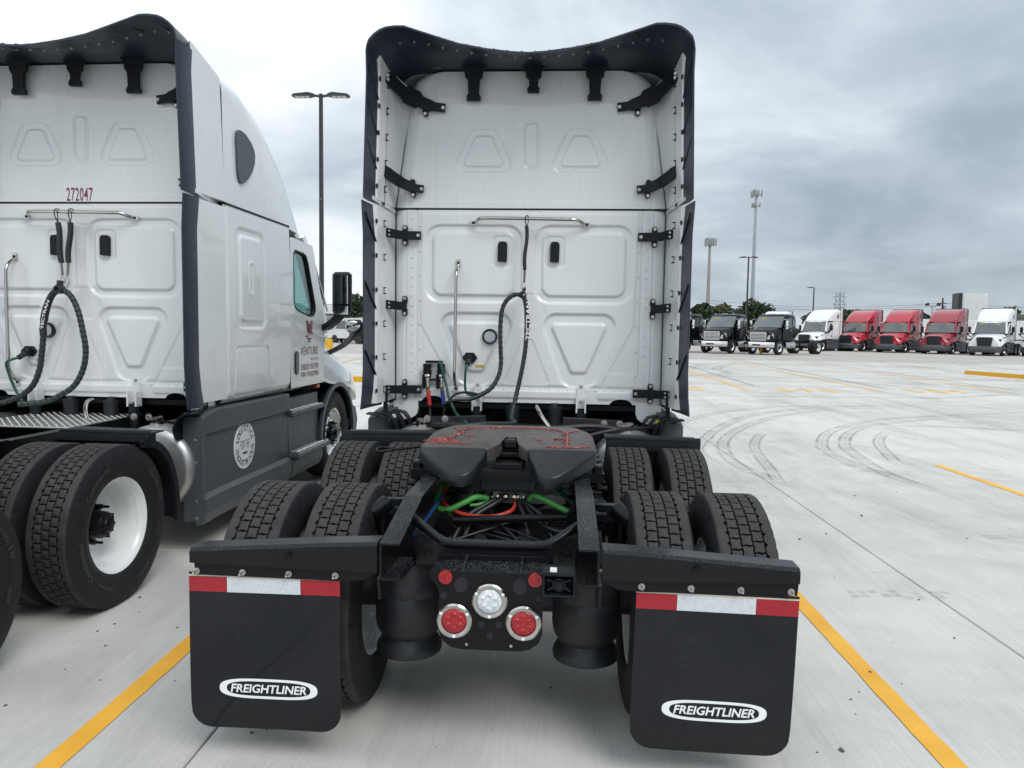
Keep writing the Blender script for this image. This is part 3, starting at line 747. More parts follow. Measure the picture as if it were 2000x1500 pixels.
    # grille with bars
    gr=MB(); gr.prism([(-.44,.55),(.44,.55),(.56,1.44),(.40,1.50),(-.40,1.50),(-.56,1.44)],'y',7.20,7.27); g_=part('grille',gr,'dark_grille',root,smooth=0,fixn=True)
    for k in range(6):
        z=.66+.145*k; hw=.42+.12*(z-.55)/.9; b=MB(); b.box((0,7.285,z),(2*hw,.04,.05),ch=.012); part('grille_bar',b,'plastic',g_,smooth=30)
    b=MB(); b.box((0,7.285,1.525),(.36,.02,.06),ch=.006); part('badge',b,'chrome',root,smooth=30)
    # bumper
    def br(z,ins): 
        P=[]
        for k in range(13):
            t=-1+k/6; P.append((t*(1.2-ins),7.40-ins-.55*abs(t)**3.2,z))
        P+= [(1.2-ins-.04,6.62,z),(-(1.2-ins)+.04,6.62,z)]; return P
    part('bumper',MB().loft([br(.30,.10),br(.36,.02),br(.58,.0),br(.74,.02),br(.80,.09)]),skirt,root,smooth=50,fixn=True)
    for sg in (1,-1):
        P=[(sg*.66,.88),(sg*.95,.86),(sg*1.09,1.0),(sg*1.04,1.16),(sg*.86,1.09)]
        V=[(x,7.26-.55*max(0,abs(x)-.62)**1.3,z) for x,z in P]; V2=[(x,y-.14,z) for x,y,z in V]
        b=MB(); n=5; b.add(V+V2,[(0,1,2,3,4),(9,8,7,6,5)]+[(i,i+5,(i+1)%5+5,(i+1)%5) for i in range(5)]); part('headlight',b,'headlight',root,smooth=0,fixn=True)
        # wheel-arch lip
        P=[]
        for k in range(13):
            an=R(-8+196*k/12); P.append((sg*1.20,6.05+.60*math.cos(an),.50+.60*math.sin(an)*(.99)))
        b=MB(); b.bar(P,.05,.035,(1,0,0)); part('wheel_arch',b,'grey_plastic',root,smooth=40,fixn=True)
        # inner arch liner so that the bay is dark
        b=MB(); V=[]
        for k in range(13):
            an=R(-8+196*k/12)
            for x in (1.19,.55): V.append((sg*x,6.05+.585*math.cos(an),.50+.585*math.sin(an)))
        b.add(V,[(2*i,2*i+1,2*i+3,2*i+2) for i in range(12)]); part('arch_liner',b,'plastic',root,smooth=50)
        # door mirror and hood mirror
        mr=empty('mirror',root,(0,0,0))
        b=MB(); b.box((sg*1.50,5.30,2.13),(.21,.10,.45),Matrix.Rotation(R(-8)*sg,3,'Z'),ch=.03); part('mirror_housing',b,'plastic',mr,smooth=30)
        b=MB(); c0=Vector((sg*1.50,5.245,2.165)); b.box(c0,(.165,.008,.30),Matrix.Rotation(R(-8)*sg,3,'Z')); b.box((sg*1.50,5.245,1.945),(.165,.008,.09),Matrix.Rotation(R(-8)*sg,3,'Z')); part('mirror_glass',b,'mirror',mr,smooth=0)
        b=MB(); b.bar(spline([(sg*1.15,5.56,1.74),(sg*1.28,5.50,1.78),(sg*1.42,5.38,1.86),(sg*1.50,5.32,1.93)],5),.075,.065); b.prism([(5.46,1.66),(5.66,1.66),(5.60,1.86),(5.50,1.86)],'x',sg*1.12,sg*1.17); part('mirror_arm',b,'plastic',mr,smooth=40,fixn=True)
        mr=empty('mirror',root,(0,0,0))
        b=MB(); b.box((sg*1.50,5.74,1.78),(.22,.10,.145),Matrix.Rotation(R(-14)*sg,3,'Z'),ch=.04); part('mirror_housing',b,'plastic',mr,smooth=30)
        b=MB(); b.lathe([(-.012,0.),(-.008,.05),(.004,.075)],4 if 0 else 20,'y'); V=[(p[0]*1.28,p[1],p[2]*.82) for p in b.v]; b.v=[tuple(Matrix.Rotation(R(-14)*sg,3,'Z')@Vector(p)+Vector((sg*1.49,5.69,1.78))) for p in V]; part('mirror_glass',b,'mirror',mr,smooth=60,fixn=True)
        b=MB(); b.bar(spline([(sg*1.02,6.25,1.45),(sg*1.25,6.1,1.55),(sg*1.45,5.85,1.67),(sg*1.52,5.76,1.74)],5),.05,.045); part('mirror_arm',b,'plastic',mr,smooth=40,fixn=True)
        # side skirts
        b=MB()
        def sk(y,top=1.08,x0=1.20,bot=.24,fl=.02): return [(sg*(x0-.14),y,top),(sg*(x0-.01),y,top),(sg*x0,y,top-.02),(sg*x0,y,.935),(sg*(x0-.022),y,.915),(sg*(x0-.022),y,.47),(sg*(x0+fl),y,.44),(sg*(x0+fl),y,bot+.09),(sg*(x0-.02),y,bot),(sg*(x0-.06),y,bot)]
        b.loft([sk(2.84,1.07,1.21),sk(2.90,1.09,1.212),sk(3.10,1.115),sk(4.57,1.105)]); part('side_skirt',b,skirt,root,smooth=20,fixn=True)
        b=MB(); b.loft([[(sg*1.0,y,1.05),(sg*1.165,y,1.05),(sg*1.185,y,.45),(sg*1.225,y,.42),(sg*1.225,y,.33),(sg*1.18,y,.25),(sg*1.0,y,.25)] for y in (4.59,5.45)]); part('side_skirt',b,skirt,root,smooth=20,fixn=True)
        for z,xx,dy in ((.89,1.19,0),(.47,1.255,0)):
            st=MB(); st.box((sg*(xx-.05),5.07,z),(.16,.96,.05),ch=.012); so=part('step',st,skirt,root,smooth=30)
            b=MB(); b.box((sg*(xx-.05),5.07,z+.03),(.13,.86,.012))
            for i in range(14):
                for j in range(2): b.cyl((sg*(xx-.08+.055*j),4.69+.058*i,z+.034),(sg*(xx-.08+.055*j),4.69+.058*i,z+.042),.018,.012,8)
            part('step_tread',b,'alu_plate',so,smooth=30,fixn=True)
        b=MB(); b.box((sg*1.16,5.42,1.115),(.06,.10,.05),ch=.01); part('marker_light',b,'amber',root,smooth=30)
        wheel(root,sg*1.035,6.05,sg,'steer')
    if near:
        # interior seen through the glass
        b=MB(); b.box((0,4.62,1.40),(2.1,.08,.9)); b.box((0,5.5,1.35),(2.1,.4,.6)); part('dashboard',b,'seat',root,smooth=0)
        for x in (-.6,.6):
            b=MB(); b.box((x,4.75,1.62),(.5,.16,.75),ch=.05); b.box((x,4.95,1.38),(.5,.5,.16),ch=.05); part('seat',b,'seat',root,smooth=30)
        for x in (.48,):
            pts=[]
            for k in range(25):
                an=2*PI*k/24; pts.append((x+.22*math.cos(an),5.12+.08*math.sin(an),1.80+.2*math.sin(an)))
            b=MB(); b.tube(pts,.016,8); b.cyl((x,5.12,1.80),(x,5.35,1.6),.04); part('steering_wheel',b,'plastic',root,smooth=60)
        b=MB(); b.box((0,5.0,1.13),(2.2,1.0,.04)); b.box((0,3.9,1.13),(2.2,1.25,.04)); part('floor_pan',b,'frame_plain',root,smooth=0)
    else:
        b=MB(); b.box((0,4.25,1.9),(2.3,1.9,1.4)); b.box((0,5.0,1.2),(2.1,4,.3)); part('cab_core',b,'black_print',root,smooth=0)

# ================================================================== NEAR TRACTOR
def back_panels(root):
    W=1.115
    nx,nz=285,196
    U,T=np.meshgrid(np.linspace(-1,1,nx),np.linspace(0,1,nz),indexing='ij')
    X=U*W; ax=np.abs(X)
    bot=1.165+.045*np.clip(1-((ax-.775)/.09)**2,0,1)**.6*(np.abs(ax-.775)<.09)
    Z=bot+T*(2.727-bot)
    h=np.zeros_like(X)
    for s in (1,-1):
        xs=X*s
        h-= .016*stp(sd_rbox(xs,Z,.448,2.295,.79,.62,.125),.022)
        h+= .016*stp(sd_rbox(xs,Z,.448,2.295,.665,.51,.075),.026)
        lr=sd_rbox(xs,Z,.21,2.395,.16,.25,.04); h-= .007*stp(lr,.012); h+= .004*stp(sd_rbox(xs,Z,.21,2.395,.125,.215,.03),.012)
        tri=[(.235,1.795),(.61,1.795),(.475,1.405),(.37,1.405)]
        h-= .017*stp(sd_poly(xs,Z,tri,.10),.026)
        tri2=[(.235,1.785),(.605,1.785),(.46,1.45),(.385,1.45)]
        h+= .017*stp(sd_poly(xs,Z,tri2,.033),.03)
    h-= .004*stp(sd_poly(X,Z,[(-.15,1.345),(.15,1.345),(.02,1.66),(-.02,1.66)],.03),.012)          # centre triangle
    h-= .004*stp(sd_poly(X,Z,[(-.085,2.03),(.085,2.03),(.12,1.90),(.06,1.83),(-.06,1.83),(-.12,1.90)],.03),.012)
    h+= .005*stp(sd_poly(X,Z,[(-.87,2.69),(.87,2.69),(.85,1.80),(.60,1.32),(-.60,1.32),(-.87,1.80)],.01),.014)  # raised main field
    h+= .003*stp(sd_rbox(X,Z,.76,1.36,.23,.11,.02),.01)
    h-= .004*(np.exp(-(sd_rbox(X,Z,0.03,2.635,.17,.16,.07)/.006)**2))
    for cx,w_ in ((-.70,.50),(.02,1.02),(.80,.48)): h+= .010*stp(sd_rbox(X,Z,cx,1.235,w_*.9,.065,.02),.016)
    for s in (1,-1):
        h-= .005*stp(sd_rbox(X*s,Z,.915,2.1,.012,1.4,.005),.01); h-= .007*stp(sd_rbox(X*s,Z,1.005,2.0,.010,1.7,.004),.008)
    h-= .006*stp(sd_rbox(X,Z,0,1.295,2.0,.006,.002),.01)
    t=np.clip((ax-.985)/.13,0,1); Y=3.25-h+.115*(1-np.sqrt(1-t*t))
    me=np_mesh('sleeper_back',X,Y,Z,'white',flip=False); bk=put('sleeper_back',fix_dir(me),root)
    # roof cap back
    nz=150
    U,T=np.meshgrid(np.linspace(-1,1,nx),np.linspace(0,1,nz),indexing='ij'); Z=2.743+T*(3.835-2.743)
    Wz=1.118-.125*np.clip((Z-2.75)/.9,0,1)-.20*(1-np.sqrt(np.clip(1-np.clip((Z-3.645)/.195,0,1)**2,0,1)))
    X=U*Wz; h=np.zeros_like(X)
    for cx in (-.375,.405):
        h-= .010*stp(sd_poly(X,Z,[(cx-.055,3.295),(cx+.055,3.295),(cx+.145,3.105),(cx-.145,3.105)],.075),.016)
        h+= .010*stp(sd_poly(X,Z,[(cx-.045,3.285),(cx+.045,3.285),(cx+.125,3.105),(cx-.125,3.105)],.03),.016)
    h-= .010*stp(sd_rbox(X,Z,.018,3.245,.118,.385,.05),.014); h+=.008*stp(sd_rbox(X,Z,.018,3.245,.082,.345,.035),.014)
    h-= .005*np.exp(-((X+.765)/.004)**2); h-=.004*np.exp(-((np.abs(X)-.985)/.005)**2)
    h+= .0018*stp(Z-2.80,.01)*1
    for s in (1,-1):   # protective film strips left on the corners
        xs=X*s
        h+= .0022*stp(sd_rbox(xs,Z,.59,3.555,.26,.045,.004),.008)*(.6+.4*np.sin(Z*420)); h+= .0022*stp(sd_rbox(xs,Z,.70,3.385,.05,.30,.004),.008)*(.6+.4*np.sin(xs*420))
    t=np.clip((np.abs(X)-(Wz-.14))/.14,0,1); Y=3.25-h+.12*(1-np.sqrt(1-t*t))+.05*np.clip((Z-3.55)/.3,0,1)**2
    me=np_mesh('roof_back',X,Y,Z,'white'); put('roof_back',fix_dir(me),root)
    b=MB(); b.box((0,3.262,2.735),(2.20,.02,.018)); part('seam',b,'seam',root,smooth=0)
    # closing shell behind the stamped panels
    b=MB(); b.box((0,3.42,1.95),(2.2,.02,1.6)); b.box((0,3.42,3.25),(2.0,.02,1.0)); part('bulkhead',b,'seam',root,smooth=0)
    return bk
def fix_dir(me):
    # make the panel face rearwards (-y)
    if sum(p.normal.y for p in me.polygons[:200])>0: me.flip_normals()
    return me

def build_near(name,label,loc,rz,opts):
    root=empty(name,None,loc,rz); tag(root,label,'truck','parked tractor trucks')
    build_body(root,'white',True)
    bk=back_panels(root)
    # rivets along the flanges of the back wall: one joined part, they are a pixel or two each
    b=MB()
    for s in (1,-1):
        for z in np.arange(1.33,2.68,.078): b.lathe([(-.005,0.),(-.004,.006),(0,.009)],8,'y',(s*.955,3.249,z))
        for z in np.arange(1.40,2.6,.2): b.lathe([(-.005,0.),(-.004,.006),(0,.009)],8,'y',(s*.885,3.247,z))
    for x in np.arange(-.86,.87,.075): b.lathe([(-.005,0.),(-.004,.006),(0,.009)],8,'y',(x,3.250,1.276))
    stuff(part('rivets',b,'white',root,fixn=True))
    for s in (1,-1):
        # lower corner tabs of the sleeper
        b=MB(); b.prism([(s*1.10,1.165),(s*.895,1.165),(s*.895,1.10),(s*.91,1.05),(s*.96,1.015),(s*1.04,1.01),(s*1.10,1.04)],'y',3.24,3.31); part('corner_tab',b,'white',root,smooth=30,fixn=True)
        # dark strips set in the gap beside the back wall to stand for shade
        b=MB(); b.box((s*1.135,3.33,1.95),(.06,.05,1.6)); b.bar([(s*1.12,3.335,2.74),(s*.985,3.335,3.66)],.05,.05,(0,1,0)); part('seam',b,'seam',root,smooth=0)
        # side extenders: white panel + black rubber edge with clips
        for z0,z1,xo0,xo1 in ((1.175,2.700,1.20,1.200),(2.745,3.76,1.200,1.172)):
            ex=empty('side_extender',root)
            def rg(z,xo,pl): return [(s*(px+xo-1.20),py,z) for px,py in pl]
            pl=[(1.200,2.822),(1.212,3.24),(1.19,3.25),(1.125,3.32),(1.105,3.30),(1.128,3.03),(1.150,2.87)]
            pl2=[(x,y) if not (y>3.29) else (x-.125,y) for x,y in pl]; tp_=rg(z1,xo1,pl) if z0<2 else [(x,y,z+.05-.30*(y-2.87)) for x,y,z in rg(z1,xo1,pl2)]
            b=MB(); b.loft([rg(z0,xo0,pl),rg((z0+z1)/2,(xo0+xo1)/2,pl if z0<2 else [(x,y) if not (y>3.29) else (x-.06,y) for x,y in pl]),tp_]); part('extender_panel',b,'white',ex,smooth=35,fixn=True)
            flare=.035 if z0<2 else .0
            def pr(xx): return [(xx-.002,2.63),(xx+.006,2.66),(xx+.004,2.815),(xx-.060,3.03),(xx-.072,3.03),(xx-.035,2.85),(xx-.012,2.66),(xx-.012,2.63)]
            rings=[]
            for t,fl in ((0,flare*.6),(.08,flare*.25),(.2,0),(.5,0),(.85,0),(1,.012 if z0<2 else .008)):
                z=z0-.025+(z1-z0+.025)*t; xx=xo0+(xo1-xo0)*t+fl; rings.append([(s*px,py,z) for px,py in pr(xx)])
            b=MB(); b.loft(rings); part('rubber_edge',b,'rubber_edge',ex,smooth=35,fixn=True)
            nz=6 if z0<2 else 5
            for k in range(nz):
                z=z0+.10+(z1-z0-.22)*k/(nz-1); xx=xo0+(xo1-xo0)*(z-z0)/(z1-z0)
                b=MB(); b.box((s*(xx-.064),3.02,z),(.014,.03,.05)); b.box((s*(xx-.076),3.01,z+.022),(.024,.014,.008)); b.box((s*(xx-.076),3.01,z-.022),(.024,.014,.008)); b.box((s*(xx-.048),2.93,z),(.008,.16,.03))
                part('clip',b,'plastic',ex,smooth=0)
            # stiffening ribs moulded into the rubber
            for k in range(3):
                z=z0+.12+(z1-z0-.5)*k/2; xx=xo0+(xo1-xo0)*(z-z0)/(z1-z0); b=MB(); b.bar([(s*(xx-.016),2.66,z+.30),(s*(xx-.056),2.98,z)],.012,.012,(1,0,0)); part('edge_rib',b,'rubber_edge',ex,smooth=0,fixn=True)
        b=MB(); b.bar([(s*1.19,2.80,2.745),(s*1.12,3.28,2.715)],.05,.03); part('extender_joint',b,'white',root,smooth=30,fixn=True)
        # brackets tying the extenders to the back wall
        def bracket(path,wd,ears,bolts):
            b=MB(); b.bar(path,.022,wd,(0,0,1)); mid=path[len(path)//2]
            for ex_,ez in ears:
                b.prism(rrect(ex_,ez,.042,.07,.02),'y',3.205,3.232)
            br=part('bracket',b,'plastic',root,smooth=30,fixn=True)
            for p,d in bolts:
                q=MB(); q.bolt(p,d,.009,.014); part('bolt',q,'bolt',br,smooth=30,fixn=True)
        def P(*a): return [(s*x,y,z) for x,y,z in a]
        bracket(spline(P((.685,3.215,3.525),(.80,3.205,3.54),(.90,3.17,3.575),(1.0,3.10,3.615),(1.10,2.98,3.70)),4),[.066]*4+[.09]*4+[.14]*4+[.10]*4+[.085],[(s*.845,3.495)],[((s*.70,3.20,3.525),(0,-1,0)),((s*.845,3.203,3.478),(0,-1,0)),((s*1.095,2.97,3.70),(-s*.3,-1,0)),((s*1.095,2.972,3.67),(-s*.3,-1,0))])
        bracket(spline(P((.855,3.215,2.885),(.95,3.20,2.90),(1.04,3.14,2.935),(1.12,3.0,2.985)),4),[.062]*4+[.08]*4+[.09]*4+[.075],[(s*.94,2.855),(s*.945,2.93)],[((s*.87,3.20,2.885),(0,-1,0)),((s*.94,3.203,2.838),(0,-1,0))])
        for z,x0 in ((2.515,.875),(1.945,1.0),(1.262,.865)):
            bracket(P((x0,3.215,z),(1.0,3.205,z),(1.05,3.17,z),(1.13,3.06,z+.008)),.068,[(s*1.005,z+.048),(s*1.005,z-.048)],[((s*(x0+.02),3.20,z),(0,-1,0)),((s*1.005,3.203,z+.062),(0,-1,0)),((s*1.005,3.203,z-.062),(0,-1,0)),((s*1.11,3.085,z+.02),(-s*.6,-1,0)),((s*1.11,3.085,z-.012),(-s*.6,-1,0))])
        # drop link and louvred rubber skirts at the foot of the extender
        b=MB(); b.box((s*1.125,3.055,1.15),(.034,.02,.20)); part('drop_link',b,'plastic',root,smooth=0)
        for k in range(4):
            y=2.80+.10*k; o=.0-.035*k
            Pp=[(1.205+o,1.105),(1.14+o,1.098),(1.085+o,1.085),(1.055+o,1.045),(1.028+o,.985),(1.035+o,.955),(1.055+o,.90)]
            b=MB(); b.bar([(s*x,y,z) for x,z in Pp],.11,.010,(1,0,0)); part('rubber_louvre',b,'plastic',root,smooth=40,fixn=True)
        b=MB(); b.box((s*(1.085-.035*2),2.985,1.085),(.022,.03,.02)); 
        if s>0: part('label_sticker',MB().box((s*1.03,2.94,1.072),(.026,.03,.026)),'sticker_yellow',root,smooth=0)
        else: part('label_sticker',MB().box((s*1.03,2.94,1.072),(.026,.03,.026)),'decal_white',root,smooth=0)
    # ---- roof shroud (black underside)
    E=[(-1.172,3.74),(-1.165,3.79),(-1.15,3.83),(-1.117,3.865),(-1.075,3.895),(-1.03,3.913),(-.96,3.922),(-.895,3.921),(-.80,3.89),(-.66,3.845),(-.50,3.795),(-.30,3.757),(-.12,3.735),(.03,3.728)]
    def sym(Q): return Q+[(-x+.03*0,z) for x,z in Q[::-1][1:]]
    E=[(x-.0,z) for x,z in E]; 
    inner=[(-1.125,3.60),(-1.105,3.67),(-1.075,3.73),(-1.03,3.785),(-.98,3.815),(-.94,3.825),(-.88,3.832),(-.80,3.836),(-.70,3.84),(-.60,3.842),(-.46,3.845),(-.30,3.847),(-.14,3.848),(0,3.848)]
    E=sym(E[:-1]+[(0,3.728)]); I=sym(inner); n=len(E)
    def lerp(t,bulge): return [(E[i][0]+(I[i][0]-E[i][0])*t,E[i][1]+(I[i][1]-E[i][1])*t+bulge) for i in range(n)]
    ys=[2.63,2.74,2.88,2.90,3.08,3.33]; lay=[lerp(0,0),lerp(.16,.012),lerp(.36,.028),lerp(.40,.018),lerp(.68,.02),lerp(1,0)]
    b=MB(); V=[];k=len(ys)
    for y,l in zip(ys,lay):
        V+=[(x,y,z) for x,z in l]
    b.add(V,[(i*n+j,(i+1)*n+j,(i+1)*n+j+1,i*n+j+1) for i in range(k-1) for j in range(n-1)])
    # outer skin 14 mm above
    V=[(x*1.006,y,z+.014) for y,l in zip(ys,lay) for x,z in l]; b.add(V,[(i*n+j,i*n+j+1,(i+1)*n+j+1,(i+1)*n+j) for i in range(k-1) for j in range(n-1)])
    o0=0;o1=n*k; b.f+=[(j,j+1,o1+j+1,o1+j) for j in range(n-1)]
    sh=part('roof_extender',b,'rubber_edge',root,smooth=40,fixn=True)
    for i in range(3,n-3):
        pass
    def under(t,x):
        l=lerp(t,.02 if t<.38 else .02); xs=[q[0] for q in l]; zs=[q[1] for q in l]; return float(np.interp(x,xs,zs))
    for x in np.linspace(-.98,.98,19):
        b=MB(); z=under(.37,x)+.008; b.bolt((x,2.885,z),(0,-.3,-1),.007,.012,6); part('bolt',b,'bolt',sh,smooth=30,fixn=True)
    b=MB()
    for i,x in enumerate(np.linspace(-.95,.95,20)):
        dx=.05 if i%2 else -.05; b.bar([(x,2.66,under(.05,x)-.002),(x+dx,2.86,under(.34,x+dx)+.004)],.008,.012)
    part('shroud_rib',b,'rubber_edge',sh,smooth=0,fixn=True)
    # white upper part of the roof visible behind the shroud
    # three hangers under the shroud
    for cx,zb in ((-.455,3.575),(.02,3.635),(.505,3.575)):
        zt=3.842; b=MB(); w0=.10 if zb<3.6 else .082
        Pp=[(cx-w0/2-.004,zb),(cx+w0/2+.004,zb),(cx+w0/2+.008,zb+.03),(cx+w0/2-.008,zb+.055),(cx+w0/2-.002,zt-.10),(cx+w0/2+.018,zt-.085),(cx+w0/2+.026,zt-.03),(cx+w0/2+.05,zt),(cx-w0/2-.05,zt),(cx-w0/2-.026,zt-.03),(cx-w0/2-.018,zt-.085),(cx-w0/2+.002,zt-.10),(cx-w0/2+.008,zb+.055),(cx-w0/2-.008,zb+.03)]
        b.prism(Pp,'y',3.185,3.215); hb=part('roof_bracket',b,'plastic',root,smooth=20,fixn=True)
        for sx in (-1,1):
            for z in (zb+.018,zt-.095):
                q=MB(); q.bolt((cx+sx*(w0/2-.004),3.186,z),(0,-1,0),.008,.010); part('bolt',q,'dark_metal',hb,smooth=30,fixn=True)
    # ---- latches, grab bars, dome light, socket
    for x in (-.21,.213):
        Pp=[(x-.038,2.315),(x+.034,2.31),(x+.036,2.34),(x+.038,2.44),(x+.034,2.462),(x+.02,2.474),(x-.02,2.474),(x-.034,2.462),(x-.038,2.44)]
        b=MB(); b.prism(Pp,'y',3.215,3.262); b.prism([(x-.005,2.312),(x+.034,2.312),(x+.035,2.46),(x-.0,2.468)],'y',3.208,3.216); part('latch_cover',b,'plastic',root,smooth=30,fixn=True)
    def grab(path,ends):
        b=MB(); b.tube(path,.0135,12); 
        for p,ax in ends:
            if ax=='v': b.prism(rrect(p[0],p[2],.036,.062,.012),'y',3.228,3.240)
            else: b.prism(rrect(p[0],p[2],.06,.034,.012),'y',3.228,3.240)
        g=part('grab_bar',b,'steel',root,smooth=50,fixn=True)
        for p,ax in ends:
            q=MB(); q.bolt((p[0],3.23,p[2]),(0,-1,0),.008,.012); part('bolt',q,'dark_metal',g,smooth=30,fixn=True)
    grab(spline([(-.57,3.235,2.285),(-.572,3.19,2.255),(-.573,3.145,2.20),(-.575,3.14,2.1),(-.58,3.14,1.5),(-.582,3.145,1.39),(-.58,3.19,1.315),(-.58,3.235,1.285)],4),[((-.57,3.23,2.30),'v'),((-.58,3.23,1.272),'v')])
    grab(spline([(-.435,3.235,2.625),(-.40,3.18,2.645),(-.34,3.16,2.65),(-.1,3.155,2.648),(.3,3.155,2.642),(.385,3.17,2.64),(.43,3.20,2.622),(.455,3.235,2.614)],4),[((-.452,3.23,2.622),'h'),((.468,3.23,2.612),'h')])
    b=MB(); b.lathe([(3.25,.064),(3.222,.064),(3.214,.058),(3.216,.048),(3.235,.046),(3.25,.046)],32,'y',(-.305,0,1.705)); dl=part('work_light',b,'gloss_black',root,smooth=40,fixn=True)
    b=MB(); b.lathe([(3.226,0),(3.226,.046),(3.24,.046)],32,'y',(-.305,0,1.705))
    for k in range(-3,4): b.box((-.305,3.222,1.705+k*.011),(2*math.sqrt(max(.0001,.044**2-(k*.011)**2)),.006,.005))
    part('light_lens',b,'clear_lens',dl,smooth=30,fixn=True)
    b=MB(); b.prism([(-.468+.062*math.cos(R(60*k)),1.53+.048*math.sin(R(60*k))) for k in range(6)],'y',3.222,3.250); b.lathe([(3.23,.034),(3.18,.034),(3.172,.028),(3.172,0)],20,'y',(-.468,0,1.522)); sk=part('trailer_socket',b,'plastic',root,smooth=30,fixn=True)
    b=MB(); b.cyl((-.468,3.19,1.515),(-.475,3.12,1.48),.024,.02,14); part('plug',b,'dark_metal',sk,smooth=40)
    b=MB(); b.box((-.385,3.243,1.462),(.075,.004,.018)); part('label_sticker',b,'sticker_yellow',root,smooth=0)
    # gladhand valves
    if opts['air']:
        b=MB()
        for x in (-.815,-.70):
            b.cyl((x,3.20,1.475),(x,3.20,1.42),.034,.030,16); b.cyl((x,3.21,1.42),(x+.004,3.20,1.36),.038,.028,16); b.box((x-.028,3.215,1.33),(.03,.03,.12),ch=.008)
        b.bar([(-.83,3.22,1.492),(-.69,3.22,1.492)],.03,.02); b.bar([(-.80,3.22,1.345),(-.70,3.22,1.345)],.03,.016); gv=part('air_valve',b,'plastic',root,smooth=40,fixn=True)
        for x in (-.812,-.697):
            b=MB(); b.cyl((x+.004,3.185,1.375),(x+.008,3.18,1.325),.020,.016,12); b.lathe([(-.022,.0),(-.018,.018),(0,.026),(.018,.018),(.022,0)],14,'x',(x+.002,3.185,1.375)); b.cyl((x+.008,3.18,1.325),(x+.010,3.178,1.285),.013,.015,10)
            part('air_coupling',b,'steel',gv,smooth=50,fixn=True)
        for x in (-.804,-.688):
            b=MB(); b.cyl((x,3.178,1.29),(x,3.178,1.255),.017,.015,8); part('brass_fitting',b,'brass',gv,smooth=20)
    # dock mounts, pads and details under the back wall
    for x in (-.40,.447):
        b=MB(); b.prism([(x-.035,1.13),(x+.035,1.13),(x+.03,1.30),(x+.018,1.325),(x-.018,1.325),(x-.03,1.30)],'y',3.225,3.25)
        for sx in (-1,1): b.prism([(x+sx*.035-.006,1.10),(x+sx*.035+.006,1.10),(x+sx*.035+.006,1.22),(x+sx*.035-.006,1.22)],'y',3.16,3.24)
        mt=part('cab_mount',b,'white',root,smooth=25,fixn=True)
        for z in (1.31,1.185):
            q=MB(); q.bolt((x,3.225,z),(0,-1,0),.009,.012); part('bolt',q,'bolt',mt,smooth=30,fixn=True)
        b=MB(); b.cyl((x,3.18,.80),(x,3.20,1.10),.032,.032,16); b.cyl((x,3.19,.95),(x,3.20,1.12),.042,.042,16); part('cab_damper',b,'plastic',root,smooth=50)
    for x in (-.11,.235):
        b=MB(); b.cyl((x,3.22,.88),(x,3.22,1.14),.05,.06,20); b.cyl((x,3.22,1.14),(x,3.22,1.17),.035,.03,12); part('cab_air_spring',b,'bag',root,smooth=50)
    b=MB(); b.tube(spline([(.09,3.20,1.14),(.10,3.12,1.13),(.14,3.04,1.07),(.20,2.98,1.0)],5),.018,12); part('drain_pipe',b,'steel',root,smooth=60)
    # ---- chassis
    for s in (1,-1):
        def rl(y,zt,zb): return [(s*.425,y,zt),(s*.425,y,zb),(s*.345,y,zb),(s*.345,y,zb+.008),(s*.417,y,zb+.008),(s*.417,y,zt-.008),(s*.345,y,zt-.008),(s*.345,y,zt)]
        b=MB(); b.loft([rl(0,.93,.785),rl(.10,.945,.77),rl(.47,1.008,.735),rl(.50,1.01,.735),rl(3.6,1.01,.735),rl(6.9,.92,.66)]); rail=part('frame_rail',b,'frame',root,smooth=15,fixn=True)
        # end gusset plate on the rail tail
        b=MB(); b.prism([(.0,.79),(.02,.70),(.16,.665),(.30,.70),(.34,.80)],'x',s*.423,s*.435); b.box((s*.385,.15,.782),(.07,.28,.008)); part('rail_gusset',b,'frame',root,smooth=20,fixn=True)
        for yy,zz in ((.55,.93),(.62,.86),(.72,.95),(.78,.84),(.95,.94),(1.0,.86),(1.15,.95),(1.22,.86),(1.35,.95),(1.45,.88)):
            q=MB(); q.cyl((s*.42,yy,zz),(s*.485,yy,zz),.011,.011,8); q.bolt((s*.43,yy,zz),(s,0,0),.016,.02); part('bolt',q,'frame_plain',rail,smooth=30,fixn=True)
        # hanger arm, sagging slightly outwards
        b=MB()
        HY=.065
        def hg(x,zt,zb): return [(s*x,HY-.055,zt-.012),(s*x,HY-.04,zt),(s*x,HY+.045,zt+.002),(s*x,HY+.045,zt-.01),(s*x,HY-.035,zt-.015),(s*x,HY-.045,zt-.02),(s*x,HY-.045,zb),(s*x,HY-.055,zb-.002)]
        b.loft([hg(.437,.927,.812),hg(.62,.918,.812),hg(1.19 if s<0 else 1.178,.880,.825)])
        hn=part('flap_hanger',b,'hanger',root,smooth=20,fixn=True)
        b=MB(); b.prism([(s*.44,.80),(s*.50,.772),(s*.585,.766),(s*1.173,.772),(s*1.177,.82),(s*.44,.83)],'y',HY-.043,HY-.036); part('clamp_strip',b,'frame_plain',hn,smooth=20,fixn=True)
        for k in range(4):
            x=(.605 if s<0 else .588)+.187*k; q=MB(); q.bolt((s*x,HY-.043,.788),(0,-1,0),.0085,.013); q.cyl((s*x,HY-.055,.788),(s*x,HY-.075,.788),.005,.005,8); part('bolt',q,'bolt',hn,smooth=30,fixn=True)
        q=MB(); q.bolt((s*.79,HY-.054,.868),(0,-1,0),.012,.012); part('bolt',q,'frame_plain',hn,smooth=30,fixn=True)
        # mud flap
        tilt=.02*s
        fl=empty('mud_flap',root,(s*(.897 if s<0 else .878),HY-.028,.765+(.012 if s<0 else .004))); fl.rotation_euler=(R(1.0),0 if s<0 else R(1.0),0)
